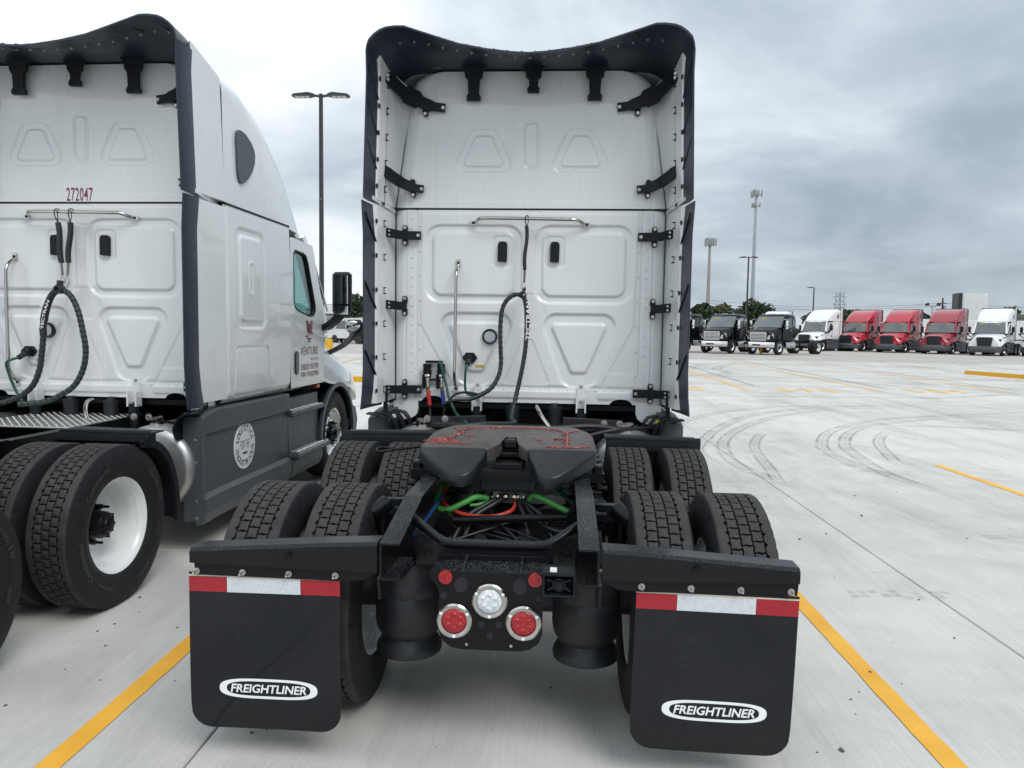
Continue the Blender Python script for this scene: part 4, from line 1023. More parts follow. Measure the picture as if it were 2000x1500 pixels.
        rr=.085; V=[]; rows=[-.645*k/24 for k in range(21)]+[-.645+rr-rr*math.sin(R(15*k)) for k in range(1,7)]; rows=sorted(set(round(z,5) for z in rows),reverse=True); nx=15
        def bow(x,z): t=-z/.645; return -.012*math.sin(PI*t*.8)*max(0,t)**.8+.010*t*t+.006*t*(x/.308)**2*(1 if s>0 else -1)
        for off in (-.004,.004):
            for z in rows:
                hw=.308 if z>-.645+rr else .308-rr+math.sqrt(max(0,rr*rr-(-.645+rr-z)**2))
                for k in range(nx):
                    x=hw*(2*k/(nx-1)-1); V.append((x,off+bow(x,z),z))
        nr=len(rows); F=[]; q=nr*nx
        for r_ in range(nr-1):
            for k in range(nx-1):
                a0=r_*nx+k; F+=[(a0,a0+1,a0+nx+1,a0+nx),(q+a0,q+a0+nx,q+a0+nx+1,q+a0+1)]
            F+=[(r_*nx,r_*nx+nx,q+r_*nx+nx,q+r_*nx),(r_*nx+nx-1,q+r_*nx+nx-1,q+r_*nx+2*nx-1,r_*nx+2*nx-1)]
        for k in range(nx-1): F+=[((nr-1)*nx+k,(nr-1)*nx+k+1,q+(nr-1)*nx+k+1,q+(nr-1)*nx+k)]
        b=MB(); b.add(V,F); part('flap_sheet',b,'flap',fl,smooth=40,fixn=True)
        for x0,x1,mt in ((-.308,-.152,'tape_red'),(-.152,.148,'tape_white'),(.148,.308,'tape_red')):
            b=MB(); b.box(((x0+x1)/2,-.0058,-.045),(x1-x0-.002,.0025,.062)); part('reflective_tape',b,mt,fl,smooth=0,label='red reflective tape block' if mt=='tape_red' else 'white honeycomb reflective tape block')
        b=MB(); b.box((0,-.0058,-.0105),(.616,.003,.006)); part('tape_edge',b,'tape_edge',fl,smooth=0)
        if opts['flap_logo']:
            out=[];inn=[]
            for k in range(48):
                an=2*PI*k/48; cx,cz=math.cos(an),math.sin(an); sgx=abs(cx)**.55*(1 if cx>0 else -1); sgz=abs(cz)**.75*(1 if cz>0 else -1)
                out.append((.201*sgx,.042*sgz+.0*cx)); inn.append((.172*sgx,.031*sgz))
            b=MB(); V=[(x+.012,bow(x+.012,z-.472)-.0052,z-.472) for x,z in out+inn]; b.add(V,[(i,(i+1)%48,48+(i+1)%48,48+i) for i in range(48)]); b2=part('logo_ring',b,'white_print',fl,smooth=0,fixn=True)
            me=text_mesh('FREIGHTLINER','white_print',.312,.036,off=.022,shear=.18); b=MB(); b.add([(v_.co.x+.012,bow(v_.co.x+.012,v_.co.y-.472)-.0054,v_.co.y-.472) for v_ in me.vertices],[tuple(p.vertices) for p in me.polygons]); part('flap_lettering',b,'white_print',fl,smooth=0)
        # air springs
        for y in (.47,1.79):
            b=MB(); b.lathe([(.745,0),(.745,.14),(.735,.148),(.70,.150),(.645,.147),(.64,.1495),(.585,.149),(.58,.147),(.575,.150),(.52,.152),(.46,.152),(.425,.147),(.398,.132),(.385,.122),(.368,.128),(.345,.143),(.325,.149),(.308,.146),(.30,.13),(.29,.06),(.27,.03),(.262,.012),(.262,0)],40,'z',(s*.40,y,0)); part('air_spring',b,'bag',root,smooth=35,fixn=True)
            b=MB(); b.box((s*.40,y,.75),(.24,.22,.02)); part('spring_seat',b,'frame_plain',root,smooth=0)
        # shock absorber with bracket
        b=MB(); b.cyl((s*.54,.60,.94),(s*.60,.52,.905),.042,.042,18); b.cyl((s*.60,.52,.905),(s*.615,.50,.895),.024,.022,6); b.bar([(s*.43,.62,.93),(s*.56,.60,.93)],.05,.07); b.cyl((s*.56,.60,.9),(s*.52,.62,.5),.035,.035,14); part('shock_absorber',b,'frame_plain',root,smooth=45,fixn=True)
        for ya in (.66,1.98):
            # trailing arm and chamber
            b=MB(); b.bar([(s*.46,ya+.55,.62),(s*.46,ya,.50),(s*.46,ya-.2,.42)],.09,.12); b.cyl((s*.62,ya+.12,.62),(s*.62,ya+.32,.62),.085,.085,16); part('suspension_arm',b,'frame_plain',root,smooth=40,fixn=True)
            wheel(root,s*1.060,ya,s,'dual',letters=True,spin=random.uniform(0,1)); wheel(root,s*.715,ya,-s,'dual',spin=random.uniform(0,1))
        # quarter fender ahead of the front drive axle
        b=MB(); b.bar([(s*1.20,2.24,1.036),(s*.58,2.24,1.048)],.20,.010); b.prism([(2.14,1.03),(2.15,1.06),(2.16,1.06),(2.16,1.0),(2.17,.965),(2.145,.965)],'x',s*.585,s*1.21); b.prism([(2.16,1.0),(2.20,.96),(2.24,.96),(2.24,1.035),(2.16,1.035)],'x',s*.60,s*1.20)
        part('quarter_fender',b,'plastic',root,smooth=25,fixn=True)
        V=[];b=MB()
        cur=[(p.x,p.y) for p in spline([(2.18,.985,0),(2.30,.965,0),(2.42,.90,0),(2.52,.80,0),(2.585,.66,0),(2.61,.50,0),(2.61,.40,0)],1)]
        for t,o in ((0,0),(1,.02)):
            for x in (.60,1.20): V+=[(s*x,y+o,z+o*.6) for y,z in cur]
        n=7; b.add(V,[(j,j+1,n+j+1,n+j) for j in range(6)]+[(2*n+j,3*n+j,3*n+j+1,2*n+j+1) for j in range(6)]+[(n+j,n+j+1,3*n+j+1,3*n+j) for j in range(6)]+[(j,2*n+j,2*n+j+1,j+1) for j in range(6)]+[(6,n+6,3*n+6,2*n+6)])
        for k in range(9): 
            x=.64+.065*k; b.bar([(s*x,y-.004,z-.004) for y,z in cur],.008,.012,(1,0,0))
        part('fender_guard',b,'plastic',root,smooth=30,fixn=True)
        b=MB(); b.bar(spline([(s*1.19,2.21,.985),(s*1.19,2.38,.945),(s*1.19,2.52,.82),(s*1.19,2.60,.62),(s*1.19,2.625,.38)],5),.05,.03,(1,0,0)); part('fender_lip',b,'plastic',root,smooth=40,fixn=True)
        # fuel tank
        b=MB(); b.lathe([(2.78,0),(2.785,.27),(2.80,.305),(2.83,.322),(2.87,.326),(4.05,.326),(4.10,.31),(4.12,0)],48,'y',(s*.825,0,.675)); tk=part('fuel_tank',b,'tank',root,smooth=40,fixn=True)
        b=MB(); b.cyl((s*.80,2.93,.985),(s*.79,2.92,1.045),.055,.055,18); part('filler_cap',b,'steel',tk,smooth=40)
        for y in (3.0,3.7):
            b=MB(); b.lathe([(y-.03,.329),(y-.03,.335),(y+.03,.335),(y+.03,.329)],40,'y',(s*.825,0,.675)); part('tank_strap',b,'plastic',tk,smooth=40,fixn=True)
        # bolts on the skirt's rear face
        for z in (.89,.72,.42,.29):
            q=MB(); q.bolt((s*1.15,2.842,z),(0,-1,0),.010,.010); part('bolt',q,'bolt',root,smooth=30,fixn=True)
        b=MB(); b.box((s*1.13,2.86,.66),(.17,.03,.80),ch=.008); part('skirt_end',b,'grey_plastic',root,smooth=25)
    # cross members
    b=MB(); b.tube(spline([(-.372,.40,.925),(-.33,.37,.905),(-.25,.33,.86),(-.20,.32,.845),(-.10,.32,.842),(.10,.32,.842),(.20,.32,.845),(.25,.33,.86),(.33,.37,.905),(.372,.40,.925)],4),.022,12); part('cross_tube',b,'frame',root,smooth=60)
    b=MB(); b.prism([(-.345,.905),(-.34,.75),(.34,.75),(.345,.905),(.23,.835),(-.23,.835)],'y',.31,.33); b.prism([(-.22,.80),(.22,.80),(.24,.79),(.24,.745),(-.24,.745),(-.24,.79)],'y',.296,.311); cm=part('cross_member',b,'frame',root,smooth=15,fixn=True)
    for x,z in ((-.32,.86),(-.29,.845),(-.315,.80),(-.285,.80),(.32,.86),(.29,.845),(.315,.80),(.285,.80),(-.23,.775),(-.19,.772),(.19,.772),(.23,.775)):
        q=MB(); q.bolt((x,.308 if abs(x)>.25 else .295,z),(0,-1,0),.013 if abs(x)>.25 else .007,.014); part('bolt',q,'frame_plain',cm,smooth=30,fixn=True)
    b=MB(); b.box((0,.21,.775),(.50,.19,.008))
    for x in (-.118,.118): b.prism([(.295,.80),(.13,.778),(.13,.772),(.295,.772)],'x',x-.005,x+.005)
    part('tail_shelf',b,'frame',root,smooth=15,fixn=True)
    # tail plate with lamp holes
    pl=[(-.247,.79),(-.247,.762),(-.236,.748),(-.217,.73),(-.210,.70),(-.210,.545),(-.195,.505),(-.16,.478),(-.12,.47),(.12,.47),(.16,.478),(.195,.505),(.21,.545),(.21,.70),(.217,.73),(.236,.748),(.247,.762),(.247,.79)]
    b=MB(); b.prism(pl,'y',.112,.120); tp=part('tail_plate',b,'frame_plain',root,smooth=15,fixn=True)
    def lamp(x,z,lensm,nm):
        b=MB(); b.lathe([(.112,.072),(.100,.072),(.094,.066),(.098,.052),(.104,.051)],40,'y',(x,0,z)); lo=part(nm,b,'steel',tp,smooth=35,fixn=True)
        b=MB(); b.lathe([(.0945,0),(.095,.03),(.098,.047),(.104,.051)],36,'y',(x,0,z))
        for k in range(6):
            an=R(60*k+30); b.lathe([(.091,0),(.0925,.007),(.096,.010)],12,'y',(x+.028*math.cos(an),0,z+.028*math.sin(an)))
        part('lens',b,lensm,lo,smooth=50,fixn=True)
        for k in range(3):
            an=R(-90+120*k); q=MB(); q.lathe([(.090,0),(.0925,.005),(.095,.007)],10,'y',(x+.0615*math.cos(an),0,z+.0615*math.sin(an))); part('screw',q,'white_print',lo,smooth=40,fixn=True)
    lamp(-.003,.676,'clear_lens','reverse_lamp'); lamp(-.145,.590,'red_lens','tail_lamp'); lamp(.134,.590,'red_lens','tail_lamp')
    for x in (-.182,.178):
        b=MB(); b.disc((x,.768),.028,'y',(.110,.102),28); b.bar([(x-.026,.1015,.768),(x+.026,.1015,.768)],.002,.003); b.bar([(x,.1015,.742),(x,.1015,.794)],.003,.002,(1,0,0)); part('reflector',b,'red_lens',tp,smooth=30,fixn=True)
    for x,z,r_ in ((-.120,.735,.027),(.118,.735,.028),(-.19,.69,.013),(.19,.69,.013),(-.036,.577,.014),(.034,.577,.014),(0,.53,.013)):
        b=MB(); b.lathe([(.1115,0),(.1115,r_),(.1095,r_*1.06),(.1118,r_*1.14)],24,'y',(x,0,z)); part('plate_hole',b,'seam',tp,smooth=30,fixn=True)
    for x in (-.095,.085):
        q=MB(); q.bolt((x,.111,.492),(0,-1,0),.004,.006); part('bolt',q,'bolt',tp,smooth=30,fixn=True)
    # back-up alarm
    b=MB(); c=(.272,.045,.782); b.frame(rrect(c[0],c[2],.125,.088,.008,3),rrect(c[0],c[2],.112,.075,.006,3),'y',.01,.07); b.box((c[0],.075,c[2]),(.12,.02,.084))
    b.lathe([(.03,0),(.025,.016),(.03,.020),(.03,.026),(.05,.032),(.065,.036)],20,'y',(c[0],0,c[2]-.004))
    for an in (35,145,215,325): b.bar([(c[0]+.03*math.cos(R(an)),.04,c[2]+.022*math.sin(R(an))),(c[0]+.06*math.cos(R(an)),.03,c[2]+.042*math.sin(R(an)))],.006,.03,(0,1,0))
    b.box((c[0],.04,.832),(.125,.085,.01)); al=part('reverse_alarm',b,'plastic',root,smooth=25,fixn=True)
    b=MB(); b.box((c[0]-.022,.03,.8385),(.026,.05,.003)); part('label_sticker',b,'decal_white',al,smooth=0)
    # axles, torque rod, valve block
    for ya in (.66,1.98):
        b=MB(); b.cyl((-.9,ya,WR),(.9,ya,WR),.075,.075,20); b.lathe([(ya-.30,.0),(ya-.27,.10),(ya-.18,.185),(ya,.21),(ya+.14,.185),(ya+.3,.09),(ya+.36,.0)],28,'y',(-.02,0,WR+.03)); part('drive_axle',b,'dark_metal',root,smooth=50,fixn=True)
    b=MB(); b.cyl((-.27,.86,.80),(.345,.86,.835),.020,.020,14); b.lathe([(-.03,.0),(-.03,.045),(.03,.045),(.03,0)],18,'y',(-.30,.86,.795)); b.cyl((-.30,.80,.79),(-.30,.95,.80),.04,.04,6); b.lathe([(-.03,.0),(-.03,.045),(.03,.045),(.03,0)],18,'y',(.355,.86,.835)); b.bar([(-.30,.86,.79),(-.36,.86,.70)],.08,.06); b.cyl((.11,.80,.74),(.11,.86,.60),.035,.03,12); part('torque_rod',b,'frame_plain',root,smooth=40,fixn=True)
    b=MB(); b.box((.0,1.16,.935),(.30,.12,.055),ch=.006)
    for k in range(10): b.box((-.135+.03*k,1.098,.925),(.012,.01,.03))
    b.box((.0,1.16,.885),(.20,.10,.05)); part('valve_block',b,'grey_plastic',root,smooth=20)
    b=MB(); b.bar([(-.075,1.07,.895),(.10,1.07,.888)],.02,.03)
    for x in (-.085,-.055,-.01,.035,.06,.09): b.cyl((x,1.09,.885),(x,1.04,.872),.014,.012,8)
    part('port_manifold',b,'steel',root,smooth=30,fixn=True)
    def hose(pts,r,mt,nm='hose'):
        b=MB(); b.tube(spline(pts,7),r,10); part(nm,b,mt,root,smooth=70)
    hose([(-.10,1.06,.868),(-.16,1.02,.885),(-.22,.97,.865),(-.30,.93,.835),(-.36,.97,.845),(-.365,1.08,.90),(-.33,1.22,.95)],.016,'green')
    hose([(-.10,1.05,.855),(-.15,1.0,.850),(-.19,.99,.848)],.008,'green')
    hose([(.115,1.05,.855),(.14,1.03,.895),(.20,1.0,.885),(.27,.96,.86),(.345,.93,.835)],.016,'green')
    hose([(.045,1.04,.855),(.03,.98,.83),(-.04,.93,.812),(-.14,.91,.810),(-.25,.94,.822),(-.335,1.0,.86),(-.34,1.1,.90),(-.30,1.25,.95)],.011,'red_hose')
    for x0,x1 in ((-.065,-.20),(-.03,-.16),(.055,.10),(.085,.20)): hose([(x0,1.04,.87),((x0*2+x1)/3,1.0,.85),(x1,.93,.80),(x1*1.3,.80,.70)],.013,'cable')
    hose([(.085,1.04,.87),(.12,.98,.83),(.20,.88,.78),(.30,.82,.77),(.38,.9,.80)],.012,'cable')
    hose([(-.38,1.2,.955),(-.30,1.16,.965),(-.22,1.14,.985)],.006,'yellow_wire'); hose([(-.34,1.1,.92),(-.25,1.12,.945),(-.15,1.2,.985)],.006,'yellow_wire')
    hose([(-.33,.98,.90),(-.37,.80,.84),(-.395,.55,.81)],.009,'blue_hose'); hose([(.19,1.22,.985),(.26,1.1,.92),(.345,1.0,.87)],.009,'green_dark'); hose([(.26,1.22,.985),(.262,1.15,.95),(.30,1.05,.90)],.008,'green_dark')
    for k in range(9):
        x=random.uniform(-.3,.3); hose([(x,1.25,.86),(x+random.uniform(-.1,.1),1.0,.78+random.uniform(-.05,.05)),(random.uniform(-.35,.35),.7,.70),(random.uniform(-.35,.35),.45,.66)],random.choice((.004,.006,.008)),'cable')
    b=MB(); b.cyl((-.30,1.0,.62),(-.30,1.35,.62),.11,.11,20); b.cyl((.22,1.25,.66),(.22,1.60,.66),.12,.12,20); b.box((0,1.45,.70),(.66,.25,.16),ch=.02); b.cyl((0,.75,.60),(0,1.9,.66),.05,.05,16); part('air_tank',b,'dark_metal',root,smooth=40,fixn=True)
    # fifth wheel base angles
    b=MB(); b.box((0,1.45,1.027),(1.0,.95,.014)); b.box((0,.975,1.01),(1.0,.012,.05))
    for s in (1,-1):
        b.box((s*.465,1.45,.985),(.012,.95,.10)); b.box((s*.40,1.40,1.075),(.04,.42,.09),ch=.01)
        for k in range(6): b.box((s*.47,1.02+.15*k,1.05),(.05,.06,.05),ch=.008); b.cyl((s*.47,1.02+.15*k,.95),(s*.52,1.02+.15*k,.95),.012,.012,8)
    part('coupling_base',b,'frame',root,smooth=20,fixn=True)
    b=MB()
    for k in range(9):
        for sx in (1,-1):
            z=.78+.03*(k%3); y=.62+.10*k; b.cyl((sx*.43,y,z+.08),(sx*(.50+.02*(k%2)),y,z+.08),.014,.014,6)
    part('rail_fasteners',b,'frame_plain',root,smooth=20)
    # fifth wheel
    def ft(x,y):
        zt=1.148+.045*(y-1.0)
        if y<1.0: zt-= .42*(1.0-y)
        return zt
    outl=[(-.445,1.0),(-.458,1.20),(-.455,1.42),(-.425,1.56),(-.36,1.68),(-.30,1.70),(0,1.715),(.30,1.70),(.36,1.68),(.425,1.56),(.455,1.42),(.458,1.20),(.445,1.0)]
    rgt=[(.225,.795),(.17,.795),(.085,1.0),(.052,1.12),(.045,1.30)]
    lft=[(-x,y) for x,y in rgt[::-1]]
    full=outl+rgt+lft; n=len(full)
    fwh=empty('fifth_wheel',root)
    def skirted(poly,mats,nm):
        n=len(poly); b=MB(); cx=sum(p[0] for p in poly)/n; cy=sum(p[1] for p in poly)/n; V=[]
        for d,k in ((0,.016),(-.004,.006),(-.014,0),(-.066,0)):
            for x,y in poly:
                dx,dy=cx-x,cy-y; l=math.hypot(dx,dy); V.append((x+dx/l*k,y+dy/l*k,ft(x,y)+d))
        b.add(V,[tuple(range(n))]+[(r_*n+i,(r_+1)*n+i,(r_+1)*n+(i+1)%n,r_*n+(i+1)%n) for r_ in range(3) for i in range(n)])
        part(nm,b,mats,fwh,smooth=50,fixn=True)
    def arc(cx,cy,r,a0,a1,n=6): return [(cx+r*math.cos(R(a0+(a1-a0)*k/n)),cy+r*math.sin(R(a0+(a1-a0)*k/n))) for k in range(n+1)]
    skirted([(-.46,1.006),(-.462,1.42),(-.44,1.53),(-.38,1.655),(-.30,1.70),(0,1.715),(.30,1.70),(.38,1.655),(.44,1.53),(.462,1.42),(.46,1.006),(.105,1.006),(.075,1.06),(.052,1.12),(.045,1.30),(.03,1.325),(-.03,1.325),(-.045,1.30),(-.052,1.12),(-.075,1.06),(-.105,1.006)],'grease_grey','coupling_plate')
    for s in (1,-1):
        # sloping ramp horns
        skirted([(s*x,y) for x,y in [(.46,1.004),(.452,.975),(.30,.83)]+[(.268,.805),(.238,.793),(.205,.793),(.178,.808)]+[(.155,.84),(.118,.94),(.105,1.004)]],'ramp','ramp_horn')
    b=MB(); b.box((0,1.42,1.09),(.16,.30,.10)); b.box((0,1.07,1.045),(.15,.10,.03)); b.box((0,1.30,1.13),(.085,.10,.05),ch=.01); b.box((0,1.22,1.08),(.10,.06,.03),ch=.006); b.box((0,1.08,1.055),(.15,.10,.02),ch=.006); part('lock_jaw',b,'frame_plain',fwh,smooth=20,fixn=True)
    # smeared red grease ropes on the plate
    def smear(pts,r,jit=.006):
        P=spline([(x,y,0) for x,y in pts],10); q=[]
        for p in P: q.append((p.x+random.uniform(-jit,jit),p.y+random.uniform(-jit,jit),ft(p.x,p.y)+r*.25))
        b=MB(); b.tube(q,[r*random.uniform(.5,1.2) for _ in q],6); part('grease_smear',b,'red_grease',fwh,smooth=60)
    if opts['grease']:
        smear([(-.30,1.47),(-.25,1.56),(-.15,1.60),(0,1.605),(.15,1.60),(.26,1.55),(.31,1.44)],.006)
        smear([(.31,1.46),(.315,1.3),(.312,1.18),(.31,1.07)],.009); smear([(.20,1.06),(.26,1.05),(.33,1.055),(.42,1.08)],.007,.008); smear([(.24,1.26),(.27,1.28),(.31,1.27)],.008,.008); smear([(.31,1.45),(.35,1.52),(.39,1.56)],.006)
        smear([(-.30,1.47),(-.33,1.52),(-.36,1.58)],.006); smear([(-.30,1.47),(-.295,1.38),(-.33,1.25),(-.31,1.16)],.008,.014); smear([(-.42,1.13),(-.36,1.11),(-.28,1.10),(-.21,1.10)],.007,.006); smear([(-.41,1.15),(-.37,1.18),(-.33,1.14),(-.38,1.10)],.006,.012); smear([(-.26,1.33),(-.23,1.32),(-.20,1.315)],.005); smear([(.14,1.26),(.17,1.25)],.006)
        for k in range(26):
            x=-.37+random.gauss(0,.035); y=1.19+random.gauss(0,.05); smear([(x,y),(x+random.uniform(-.05,.05),y+random.uniform(-.04,.04)),(x+random.uniform(-.05,.05),y+random.uniform(-.05,.05))],.0035,.004)
        for k in range(40):
            t=random.random(); x=-.28+.56*t; y=1.57+.035*math.sin(PI*t)+random.gauss(0,.008); smear([(x,y),(x+random.uniform(-.03,.03),y+random.uniform(-.025,.012))],.0035,.003)
        for k in range(12):
            x=.31+random.gauss(0,.012); y=random.uniform(1.06,1.44); smear([(x,y),(x+random.uniform(-.03,.03),y+random.uniform(-.02,.02))],.004,.003)
    # release handle rod
    b=MB(); b.tube(spline([(-.45,1.55,1.075),(-.60,1.50,1.06),(-.72,1.47,1.045),(-.78,1.44,1.04),(-.80,1.46,1.045),(-.79,1.50,1.055),(-.74,1.50,1.055),(-.70,1.47,1.05)],4),.009,8); part('release_handle',b,'frame_plain',root,smooth=60)
    # dark equipment filling the bay behind the cab
    b=MB(); b.box((0,3.05,.94),(1.5,.10,.12),ch=.02)
    if not opts['deck']: b.bar([(-.75,2.95,1.03),(-.3,2.92,1.05)],.05,.08); b.bar([(.75,2.95,1.03),(.3,2.92,1.05)],.05,.08); b.box((0,2.75,.95),(.72,.9,.10)); b.cyl((-.2,2.6,.98),(.3,2.6,.98),.06,.06,14); b.cyl((.45,2.8,.9),(.45,3.1,.9),.09,.09,16); part('chassis_equipment',b,'dark_metal',root,smooth=30,fixn=True)
    for x,z in ((.62,1.05),(.74,1.05),(-.62,1.06),(-.76,1.06)):
        q=MB(); q.bolt((x,2.92,z),(0,-1,0),.018,.02); part('bolt',q,'bolt',root,smooth=30,fixn=True)
    if not opts['deck']: b=MB(); b.tube(spline([(-.7,2.9,1.02),(-.3,2.75,1.03),(.1,2.7,1.02),(.5,2.8,1.04),(.8,2.9,1.0)],6),.02,8); b.tube(spline([(.5,2.6,1.0),(.7,2.65,1.04),(.85,2.8,1.03),(1.0,2.95,1.02)],6),.015,8); part('loom',b,'cable',root,smooth=60)
    if opts['deck']:
        b=MB(); b.box((-.02,2.95,1.012),(.86,.92,.012),ch=.004)
        for i in range(30):
            for j in range(28):
                x=-.43+.029*i; y=2.52+.031*j; an=45 if (i+j)%2 else -45
                ca,sa=math.cos(R(an)),math.sin(R(an)); V=[]
                for u,v_,z in ((-.011,0,0),(0,-.0035,0),(.011,0,0),(0,.0035,0),(0,0,.004)): V.append((x+u*ca-v_*sa,y+u*sa+v_*ca,1.0181+z))
                b.add(V,[(0,1,4),(1,2,4),(2,3,4),(3,0,4)])
        part('deck_plate',b,'alu_plate',root,smooth=0,fixn=True)
    return root

YAW=R(-.8)
near1=build_near('tractor_truck','white sleeper tractor seen from behind with two mud flaps and greased coupling plate',(-.21,2.75,0),YAW,dict(air=True,flap_logo=True,grease=True,deck=False))
YAW2=R(-2.1)
near2=build_near('tractor_truck','white sleeper tractor numbered 272047 with grey skirts and round logistics sticker',(-3.904,2.582,0),YAW2,dict(air=False,flap_logo=True,grease=False,deck=True))

# the numbered tractor has a longer wheelbase: its tandem sits further back
for o in list(near2.children):
    nm=o.name.split('.')[0]
    if nm in ('air_spring','spring_seat','shock_absorber','suspension_arm','flap_hanger','mud_flap','cross_tube','cross_member','tail_shelf','tail_plate','reverse_alarm','drive_axle','torque_rod','valve_block','port_manifold','hose','coupling_base','rail_fasteners','fifth_wheel','release_handle','air_tank','frame_rail','rail_gusset','fender_guard','fender_lip') or (nm=='wheel' and o.location.y<3):
        o.location.y-=.12

# ================================================================== HANGING CABLES (things of their own)
def child_of_truck(name,label,cat,base,truck,group=None):
    o=empty(name,None,truck.location,truck.rotation_euler.z); tag(o,label,cat,group); return o
def wrapped(pts,r,parent,nm='wrapped_cable',green=True,pitch=.042):
    P=spline(pts,14); L_=[0.]
    for a_,b_ in zip(P[:-1],P[1:]): L_.append(L_[-1]+(b_-a_).length)
    rs=[r*(1.+.16*(((l/pitch)%1.)-.4)) for l in L_]
    # resample finely so that each turn of spiral wrap shows a lip
    n=int(L_[-1]/.006); Q=[];rr=[]
    for i in range(n+1):
        s_=L_[-1]*i/n; k=max(0,min(len(P)-2,int(np.searchsorted(L_,s_))-1)); t=(s_-L_[k])/max(1e-9,L_[k+1]-L_[k]); Q.append(P[k].lerp(P[k+1],min(1,max(0,t)))); rr.append(r*(1.+.22*((s_/pitch)%1.-.5)))
    b=MB(); b.tube(Q,rr,12); part(nm,b,'cable',parent,smooth=60)
    if green:
        H=[];nrm=None
        for i,p in enumerate(Q):
            t=(Q[min(i+1,n)]-Q[max(i-1,0)]).normalized()
            nrm=t.orthogonal().normalized() if nrm is None else (nrm-t*nrm.dot(t)).normalized()
            an=2*PI*(L_[-1]*i/n)/pitch; H.append(p+(nrm*math.cos(an)+t.cross(nrm)*math.sin(an))*r*.86)
        b=MB(); b.tube(H,r*.26,6); part('green_core',b,'green_dark',parent,smooth=60)
def hook_spring(parent,x,z0,x1,z1,y0,sleeve0=.10,sleeve1=.72,r=.015):
    """hook over the bar, foam sleeve, spring, snap hook"""
    T=Vector((x,y0,z0)); B=Vector((x1,y0,z1)); at=lambda t:T.lerp(B,t)
    b=MB(); b.tube(spline([T+Vector((.008,.0,-.01)),T+Vector((.010,.012,.018)),T+Vector((0,.0,.024)),T+Vector((-.012,-.012,.012)),T+Vector((-.012,-.012,-.03)),at(sleeve0)],5),.0042,8); b.tube([T+Vector((.010,-.010,.0)),T+Vector((.010,-.008,-.035)),at(sleeve0)],.0035,8); part('hook',b,'dark_metal',parent,smooth=60)
    b=MB(); q=[at(sleeve0+(sleeve1-sleeve0)*k/8)+Vector((.006*math.sin(k*.8),0,0)) for k in range(9)]; b.tube(q,r,12); part('foam_sleeve',b,'cable',parent,smooth=60)
    P=[]; n=int(26*(1))
    for k in range(n*8):
        t=sleeve1+(.90-sleeve1)*k/(n*8); an=2*PI*k/8; P.append(at(t)+Vector((.0085*math.cos(an),.0085*math.sin(an),0)))
    b=MB(); b.tube(P,.0022,5); part('spring',b,'steel',parent,smooth=60)
    b=MB(); b.tube(spline([at(.90),at(.93)+Vector((-.012,0,0)),at(.985)+Vector((-.016,0,0)),B+Vector((-.004,0,-.014)),B+Vector((.014,0,-.006)),at(.97)+Vector((.012,0,0)),at(.93)+Vector((.008,0,0))],5),.0038,8); part('snap_hook',b,'steel',parent,smooth=60)

cb=child_of_truck('trailer_cable','black spiral wrapped cable looping over a snap hook on the tractor with mud flaps','cable',None,near1,'coiled trailer cables')
wrapped([(-.035,3.12,2.035),(-.09,3.12,2.045),(-.15,3.115,2.01),(-.195,3.11,1.93),(-.21,3.11,1.78),(-.205,3.10,1.62),(-.20,3.10,1.50),(-.215,3.08,1.40),(-.27,3.05,1.30),(-.36,3.02,1.24),(-.45,2.99,1.205)],.018,cb)
wrapped([(-.03,3.12,2.035),(-.005,3.11,1.95),(.005,3.10,1.80),(0,3.10,1.70)],.021,cb,'cable_sleeve',False,.3)
wrapped([(0,3.10,1.70),(-.01,3.09,1.58),(-.035,3.07,1.42),(-.075,3.03,1.22),(-.10,2.95,1.08),(-.08,2.80,1.05),(-.30,2.55,1.07),(-.52,2.5,1.04)],.018,cb)
b=MB(); b.lathe([(-.022,.020),(-.022,.030),(.022,.030),(.022,.020)],18,'y',(-.035,3.11,2.04)); b.bar([(-.035,3.11,2.05),(-.020,3.11,2.10)],.02,.03,(0,1,0)); part('cable_clamp',b,'cable',cb,smooth=40,fixn=True)
me=text_mesh('TECTRAN','white_print',.30,.032,off=.02); t=put('sleeve_lettering',me,cb); t.location=(.012,3.0765,1.835); t.rotation_euler=(PI/2,R(-90+2),0); t.rotation_euler=Matrix(((0,-1,0),(0,0,-1),(1,0,0))).to_euler()
b=MB(); b.tube(spline([(-.475,3.12,1.48),(-.485,3.10,1.43),(-.49,3.12,1.30),(-.47,3.13,1.24),(-.40,3.10,1.235),(-.30,3.06,1.275)],6),.0095,10); part('socket_lead',b,'green_dark',cb,smooth=60)
b=MB(); b.tube(spline([(-.45,2.99,1.205),(-.56,2.98,1.20),(-.64,3.0,1.165),(-.66,3.05,1.14)],5),.012,10); b.tube(spline([(-.36,3.02,1.245),(-.47,3.05,1.26),(-.56,3.06,1.24),(-.62,3.05,1.18)],6),.010,10); part('cable_tail',b,'cable',cb,smooth=60)
hs=child_of_truck('hose_hanger','sprung hose hanger with one black sleeve on the tractor with mud flaps','hanger',None,near1,'sprung hose hangers'); hook_spring(hs,-.012,2.645,-.028,2.085,3.155-.012)
def air_line(label,x,mat,pts):
    o=child_of_truck('air_hose',label,'hose',None,near1,'air hoses behind the cab')
    b=MB(); r=[.016,.019]+[.0165+(.0012 if k%2 else -.0008) for k in range(16)]+[.014,.011]; P=[(x+.0008*k,3.178+0*k,1.258-.0066*k) for k in range(20)]; b.tube(P,r,12); part('grip',b,mat,o,smooth=30)
    b=MB(); b.tube(spline([(x+.015,3.178,1.135),(x+.018,3.178,1.08)]+pts,6),.0105,10); part('rubber_line',b,'cable',o,smooth=60)
